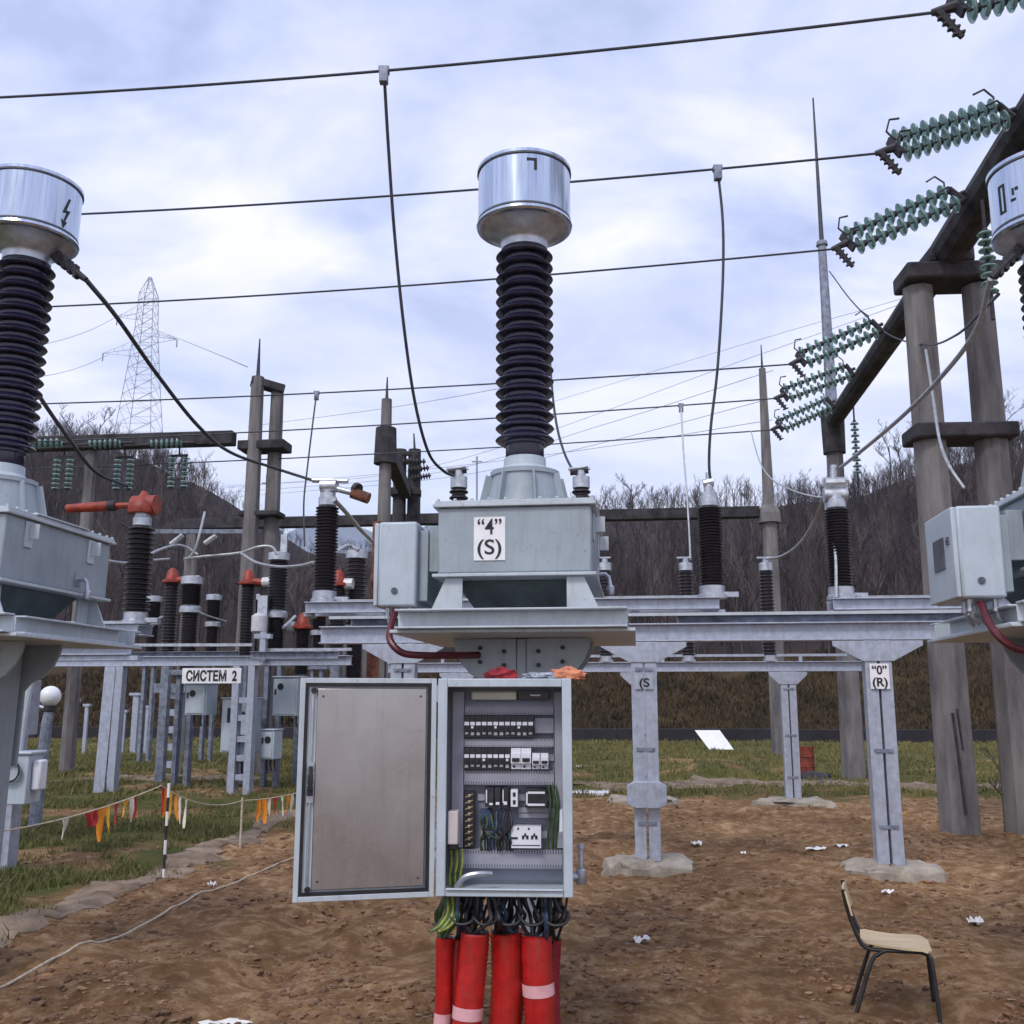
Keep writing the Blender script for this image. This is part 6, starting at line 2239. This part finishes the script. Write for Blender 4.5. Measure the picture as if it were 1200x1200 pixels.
def pennant(rope, px, h, wd, mt, seed):
    best = min(rope, key=lambda q: abs(pxof(q)[0] - px))
    i = rope.index(best)
    dirv = (rope[min(i + 1, len(rope) - 1)] - rope[max(i - 1, 0)]).normalized()
    # exact point
    for a, b_ in zip(rope, rope[1:]):
        xa, xb = pxof(a)[0], pxof(b_)[0]
        if (xa - px) * (xb - px) <= 0 and abs(xb - xa) > 1e-6: best = a.lerp(b_, (px - xa) / (xb - xa)); break
    r_ = random.Random(seed)
    nrm = Vector((-dirv.y, dirv.x, 0)).normalized()
    nx, nz = 5, 7
    vs, fs = [], []
    for layer in (0, 1):
        for j in range(nz + 1):
            f = j / nz
            for k in range(nx + 1):
                u = (k / nx - 0.5) * wd * (1 - f * 0.88)
                wob = 0.018 * math.sin(u / wd * 7 + seed) * (0.4 + f) + 0.02 * f * math.sin(seed * 2.1)
                vs.append(best + dirv * (u + 0.03 * f * r_.uniform(0.8, 1.2) * math.sin(seed)) + nrm * (wob + 0.0015 * layer) - Z * (f * h))
    per = (nx + 1) * (nz + 1)
    for layer in (0, 1):
        for j in range(nz):
            for k in range(nx):
                a_ = layer * per + j * (nx + 1) + k
                fs.append((a_, a_ + 1, a_ + nx + 2, a_ + nx + 1) if layer == 0 else (a_, a_ + nx + 1, a_ + nx + 2, a_ + 1))
    m = MB(); m.add(vs, fs); m.build('pennant', M[mt], root, smooth=80)


for i, (px, mt, h, wd) in enumerate(((76, 'flag_w', 0.17, 0.075), (103, 'flag_r', 0.13, 0.10), (112, 'flag_r', 0.13, 0.06), (121, 'flag_o', 0.27, 0.11), (128, 'flag_y', 0.22, 0.06), (137, 'flag_r', 0.18, 0.06), (147, 'flag_y', 0.15, 0.07), (153, 'flag_w', 0.21, 0.07), (158, 'flag_r', 0.19, 0.05))):
    pennant(ropeA, px, h, wd, mt, i + 1)
for i, (px, mt, h, wd) in enumerate(((190.3, 'flag_r', 0.24, 0.06), (194, 'flag_o', 0.25, 0.10), (200, 'flag_y', 0.25, 0.09), (207, 'flag_o', 0.24, 0.07), (212, 'flag_w', 0.25, 0.05), (219, 'flag_w', 0.27, 0.05))):
    pennant(ropeB, px, h, wd, mt, i + 20)
for i, (px, mt, h, wd) in enumerate(((303, 'flag_o', 0.24, 0.07), (310, 'flag_o', 0.27, 0.10), (317, 'flag_w', 0.2, 0.05), (324, 'flag_r', 0.20, 0.08), (331, 'flag_w', 0.22, 0.05), (337, 'flag_o', 0.22, 0.07), (342, 'flag_w', 0.2, 0.05))):
    pennant(ropeC, px, h, wd, mt, i + 40)
p5 = gr(285, 936)
for a_, px0, nm in ((R5, 0, 'bamboo'),):
    m = MB(); m.tube([Vector((a_.x, a_.y, -0.05)), a_ + Z * 0.03], 0.012, 8)
    tag(m.build('stake', M['rope'], origin=Vector((a_.x, a_.y, 0))), 'thin plain stake holding the pennants near the post under the sign', 'stake')

pts = []
for (x, y) in ((-60, 1190), (0, 1166), (60, 1134), (120, 1110), (170, 1082), (230, 1055), (270, 1040), (310, 1022), (345, 1008), (420, 985)):
    g = gr(x, y); g.z = ground_z(g.x, g.y) + 0.022; pts.append(g)
m = MB(); S = spline(pts, 8)
zs = [ground_z(q.x, q.y) for q in S]
for i, q in enumerate(S):
    lo_, hi_ = max(0, i - 6), min(len(S), i + 7)
    q.z = max(sum(zs[lo_:hi_]) / (hi_ - lo_) + 0.012, zs[i] + 0.004)
m.tube(S, 0.0085, 8)
tag(m.build('rope', M['rope'], origin=S[0]), 'pale rope lying across the brown soil at the lower left', 'rope')

# ================================================================== CHAIR
cp = Vector((2.085, 5.82, 0))
cp.z = ground_z(cp.x, cp.y) + 0.0
root = empty('chair', cp, 'school chair with a pale plywood seat and black tube legs standing on the brown soil', 'chair', R(-17.5))
root.scale = (0.93, 0.93, 0.93)
# +x is the front of the chair
m = MB()
n = 18
poly = []
for i in range(n):      # rounded plan, wider at the front
    pass
def seat_pt(u, v):      # u 0 rear..1 front, v -1..1
    wd = 0.165 + 0.035 * u
    x = -0.19 + 0.38 * u
    z = 0.385 + 0.02 * (1 - u) * abs(v) - 0.012 * math.sin(math.pi * u) - (0.03 * max(0, u - 0.85) / 0.15 * 0.6)
    k = min(1, (0.10 + u) / 0.16, (1.06 - u) / 0.12)
    return Vector((x, v * wd * (max(k, 0.0) ** 0.5), z + 0.02))
NU, NV = 14, 10
vs, fs = [], []
for lay in (0, 1):
    for i in range(NU + 1):
        for j in range(NV + 1):
            q = seat_pt(i / NU, -1 + 2 * j / NV); q.z += 0.011 * lay; vs.append(q)
per = (NU + 1) * (NV + 1)
for i in range(NU):
    for j in range(NV):
        a_ = i * (NV + 1) + j
        fs.append((a_, a_ + 1, a_ + NV + 2, a_ + NV + 1)); fs.append((a_ + per, a_ + per + NV + 1, a_ + per + NV + 2, a_ + per + 1))
edge = [i * (NV + 1) for i in range(NU + 1)] + [NU * (NV + 1) + j for j in range(1, NV + 1)] + [i * (NV + 1) + NV for i in range(NU - 1, -1, -1)] + [j for j in range(NV - 1, 0, -1)]
for a_, b2 in zip(edge, edge[1:] + edge[:1]): fs.append((a_, b2, b2 + per, a_ + per))
m.add(vs, fs); m.build('seat', M['wood'], root, smooth=50)
for s_ in (-1, 1):
    y = 0.165 * s_
    m = MB(); m.tube(spline([(0.13, y * 0.96, 0.392), (0.17, y * 0.98, 0.375), (0.185, y * 1.05, 0.32), (0.205, y * 1.25, -0.02)], 5), 0.0115, 10); m.build('leg', M['black'], root)
    m = MB(); m.tube(spline([(-0.06, y * 0.98, 0.388), (-0.10, y * 1.0, 0.365), (-0.145, y * 1.03, 0.31), (-0.262, y * 1.25, -0.02)], 5), 0.0115, 10); m.build('leg', M['black'], root)
    m = MB(); m.tube(spline([(0.13, y * 0.96, 0.392), (-0.10, y * 0.98, 0.389), (-0.17, y * 0.99, 0.40), (-0.205, y, 0.45), (-0.25, y, 0.58), (-0.275, y, 0.71)], 6), 0.0115, 10); m.build('back_tube', M['black'], root)
m = MB()
vs, fs = [], []
for lay in (0, 1):
    for i in range(7):
        for j in range(11):
            v = -1 + 2 * j / 10; u = i / 6
            vs.append((-0.238 - 0.03 * u - 0.012 * (1 - v * v) - 0.012 * lay + 0.013, v * 0.185, 0.57 + 0.13 * u * (1 - 0.0 * v * v)))
for i in range(6):
    for j in range(10):
        a_ = i * 11 + j
        fs.append((a_, a_ + 1, a_ + 12, a_ + 11)); fs.append((a_ + 77, a_ + 88, a_ + 89, a_ + 78))
edge = [i * 11 for i in range(7)] + [66 + j for j in range(1, 11)] + [i * 11 + 10 for i in range(5, -1, -1)] + [j for j in range(9, 0, -1)]
for a_, b2 in zip(edge, edge[1:] + edge[:1]): fs.append((a_, b2, b2 + 77, a_ + 77))
m.add(vs, fs); m.build('backrest', M['wood'], root, smooth=50)

# ================================================================== LITTLE THINGS ON THE GROUND
# white board leaning on the far grass
c = gr(842, 879); c.z = ground_z(c.x, c.y)
m = MB()
a = at(825, 879, c.y); 
vs = [c + Vector((-0.30, 0.0, 0.03)), c + Vector((0.50, 0.0, 0.03)), c + Vector((0.22, 0.75, 0.62)), c + Vector((-0.62, 0.75, 0.62))]
vs += [v + Vector((0, 0.03, 0.02)) for v in vs]
m.add(vs, [(3, 2, 1, 0), (4, 5, 6, 7), (0, 1, 5, 4), (1, 2, 6, 5), (2, 3, 7, 6), (3, 0, 4, 7)])
tag(m.build('board', M['white'], origin=c, bevel=0.01), 'white board lying tilted on the far grass before the wooded bank', 'board')
# white slab by the strip
c = gr(690, 926); c.z = ground_z(c.x, c.y)
m = MB(); m.box(c.x - 0.5, c.x + 0.42, c.y - 0.3, c.y + 0.75, c.z - 0.05, c.z + 0.03)
tag(m.build('slab', M['white'], origin=c, bevel=0.02), 'flat white slab on the ground just right of the open cabinet', 'slab')
# drum
c = gr(944, 911); c.z = ground_z(c.x, c.y) - 0.02
root = empty('drum', c, 'rusty red drum standing beside the rear steel post', 'drum')
m = MB(); m.lathe([(0.19, 0.0), (0.20, 0.01), (0.20, 0.19), (0.208, 0.20), (0.208, 0.215), (0.20, 0.225), (0.20, 0.40), (0.208, 0.41), (0.208, 0.425), (0.20, 0.435), (0.20, 0.60), (0.206, 0.605), (0.206, 0.62), (0.195, 0.62), (0.19, 0.60), (0.02, 0.598)], 24)
m.build('body', M['barrel'], root)
m = MB(); m.lathe([(0.03, 0.5985), (0.03, 0.615), (0.01, 0.616)], 10, (0.1, -0.05, 0)); m.build('bung', M['iron'], root)
c = gr(952, 914); c.z = ground_z(c.x, c.y)
cloth('sack', c - Z * 0.05, 0.42, 0.3, 0.16, M['iron'], 'dark sagging sack on the ground at the foot of the rusty red drum', 33, 'sack')


def scrap(px, py, sx, sy, seed, label, h=0.03):
    g = gr(px, py); g.z = ground_z(g.x, g.y) + 0.004
    r_ = random.Random(seed)
    n = 8
    vs = []
    for j in range(n + 1):
        for i in range(n + 1):
            u, v = i / n - 0.5, j / n - 0.5
            z = h * (0.5 + 0.5 * math.sin(u * 9 + seed) * math.cos(v * 8 + seed * 2)) * (0.8 + r_.random() * 0.25)
            e_ = 1 + 0.2 * math.sin(seed + 5 * math.atan2(v, u))
            vs.append(Vector((u * sx * e_ + 0.25 * v * sx, v * sy * e_, z)))
    k = len(vs)
    vs2 = vs + [v + Vector((0, 0, -0.003)) for v in vs]
    fs = []
    for j in range(n):
        for i in range(n):
            a_ = j * (n + 1) + i
            fs.append((a_, a_ + 1, a_ + n + 2, a_ + n + 1)); fs.append((a_ + k, a_ + k + n + 1, a_ + k + n + 2, a_ + k + 1))
    m = MB(); m.add(vs2, fs)
    tag(m.build('paper_scrap', M['paper'], loc=g, smooth=45), label, 'litter', 'scraps of paper on the soil')


scrap(956, 992, 0.20, 0.14, 1, 'flattened white scrap on the soil left of the post behind the chair, left of two')
scrap(988, 991, 0.11, 0.12, 2, 'small white scrap on the soil left of the post behind the chair, right of two')
scrap(816, 994, 0.11, 0.12, 3, 'white scrap on the soil right of the middle post footing', 0.05)
scrap(871, 1001, 0.05, 0.06, 4, 'tiny white scrap on the open soil between the middle and right posts')
scrap(750, 1098, 0.11, 0.12, 5, 'crumpled white scrap on the soil right of the red pipes', 0.06)
scrap(1141, 1075, 0.11, 0.10, 6, 'crumpled white scrap on the soil right of the chair', 0.06)
scrap(1041, 1052, 0.09, 0.07, 7, 'white scrap on the soil behind the chair seat', 0.03)
scrap(262, 1187, 0.26, 0.09, 8, 'pale torn scrap on the soil at the bottom edge, left of the red pipes', 0.03)
scrap(248, 1041, 0.05, 0.06, 9, 'small white scrap on the soil beside the rope', 0.04)
scrap(686, 898, 0.5, 0.25, 10, 'flat pale scrap on the far grass right of the cabinet', 0.03)
scrap(1113, 925, 0.35, 0.3, 11, 'pale scrap by the far strip between the two thick concrete poles', 0.05)
scrap(660, 878, 0.3, 0.2, 12, 'small pale scrap at the far edge of the grass right of the cabinet', 0.04)
# dark shrub trunk against the right concrete pole
g = gr(1172, 965); g.z = 0
root = empty('shrub', (g.x, g.y - 0.25, ground_z(g.x, g.y)), 'dark ragged dead shrub against the right one of the two thick concrete poles', 'shrub')
sg = tree_segments(np.random.default_rng(77), 0.9, depth=3, spread=0.9, trunk_r=0.02)
np_obj('stems', *prisms([s_ for s_ in sg], 0.006), M['bark'], root)

# ================================================================== AIR
if HAZE:
    m = MB(); m.box(-5000, 5000, -60, 6000, -60, 560)
    hz = bpy.data.materials.new('air')
    hz.use_nodes = True
    t = hz.node_tree
    for n_ in list(t.nodes):
        if n_.type == 'BSDF_PRINCIPLED': t.nodes.remove(n_)
    pv = t.nodes.new('ShaderNodeVolumePrincipled')
    pv.inputs['Color'].default_value = (0.70, 0.80, 1.0, 1)
    pv.inputs['Density'].default_value = HAZE
    t.links.new(pv.outputs[0], t.nodes['Material Output'].inputs['Volume'])
    o = m.build('haze', hz, loc=Vector((0, 0, 0)))
    tag(o, 'pale blue haze in the air before the far mountains', 'haze', kind='stuff')
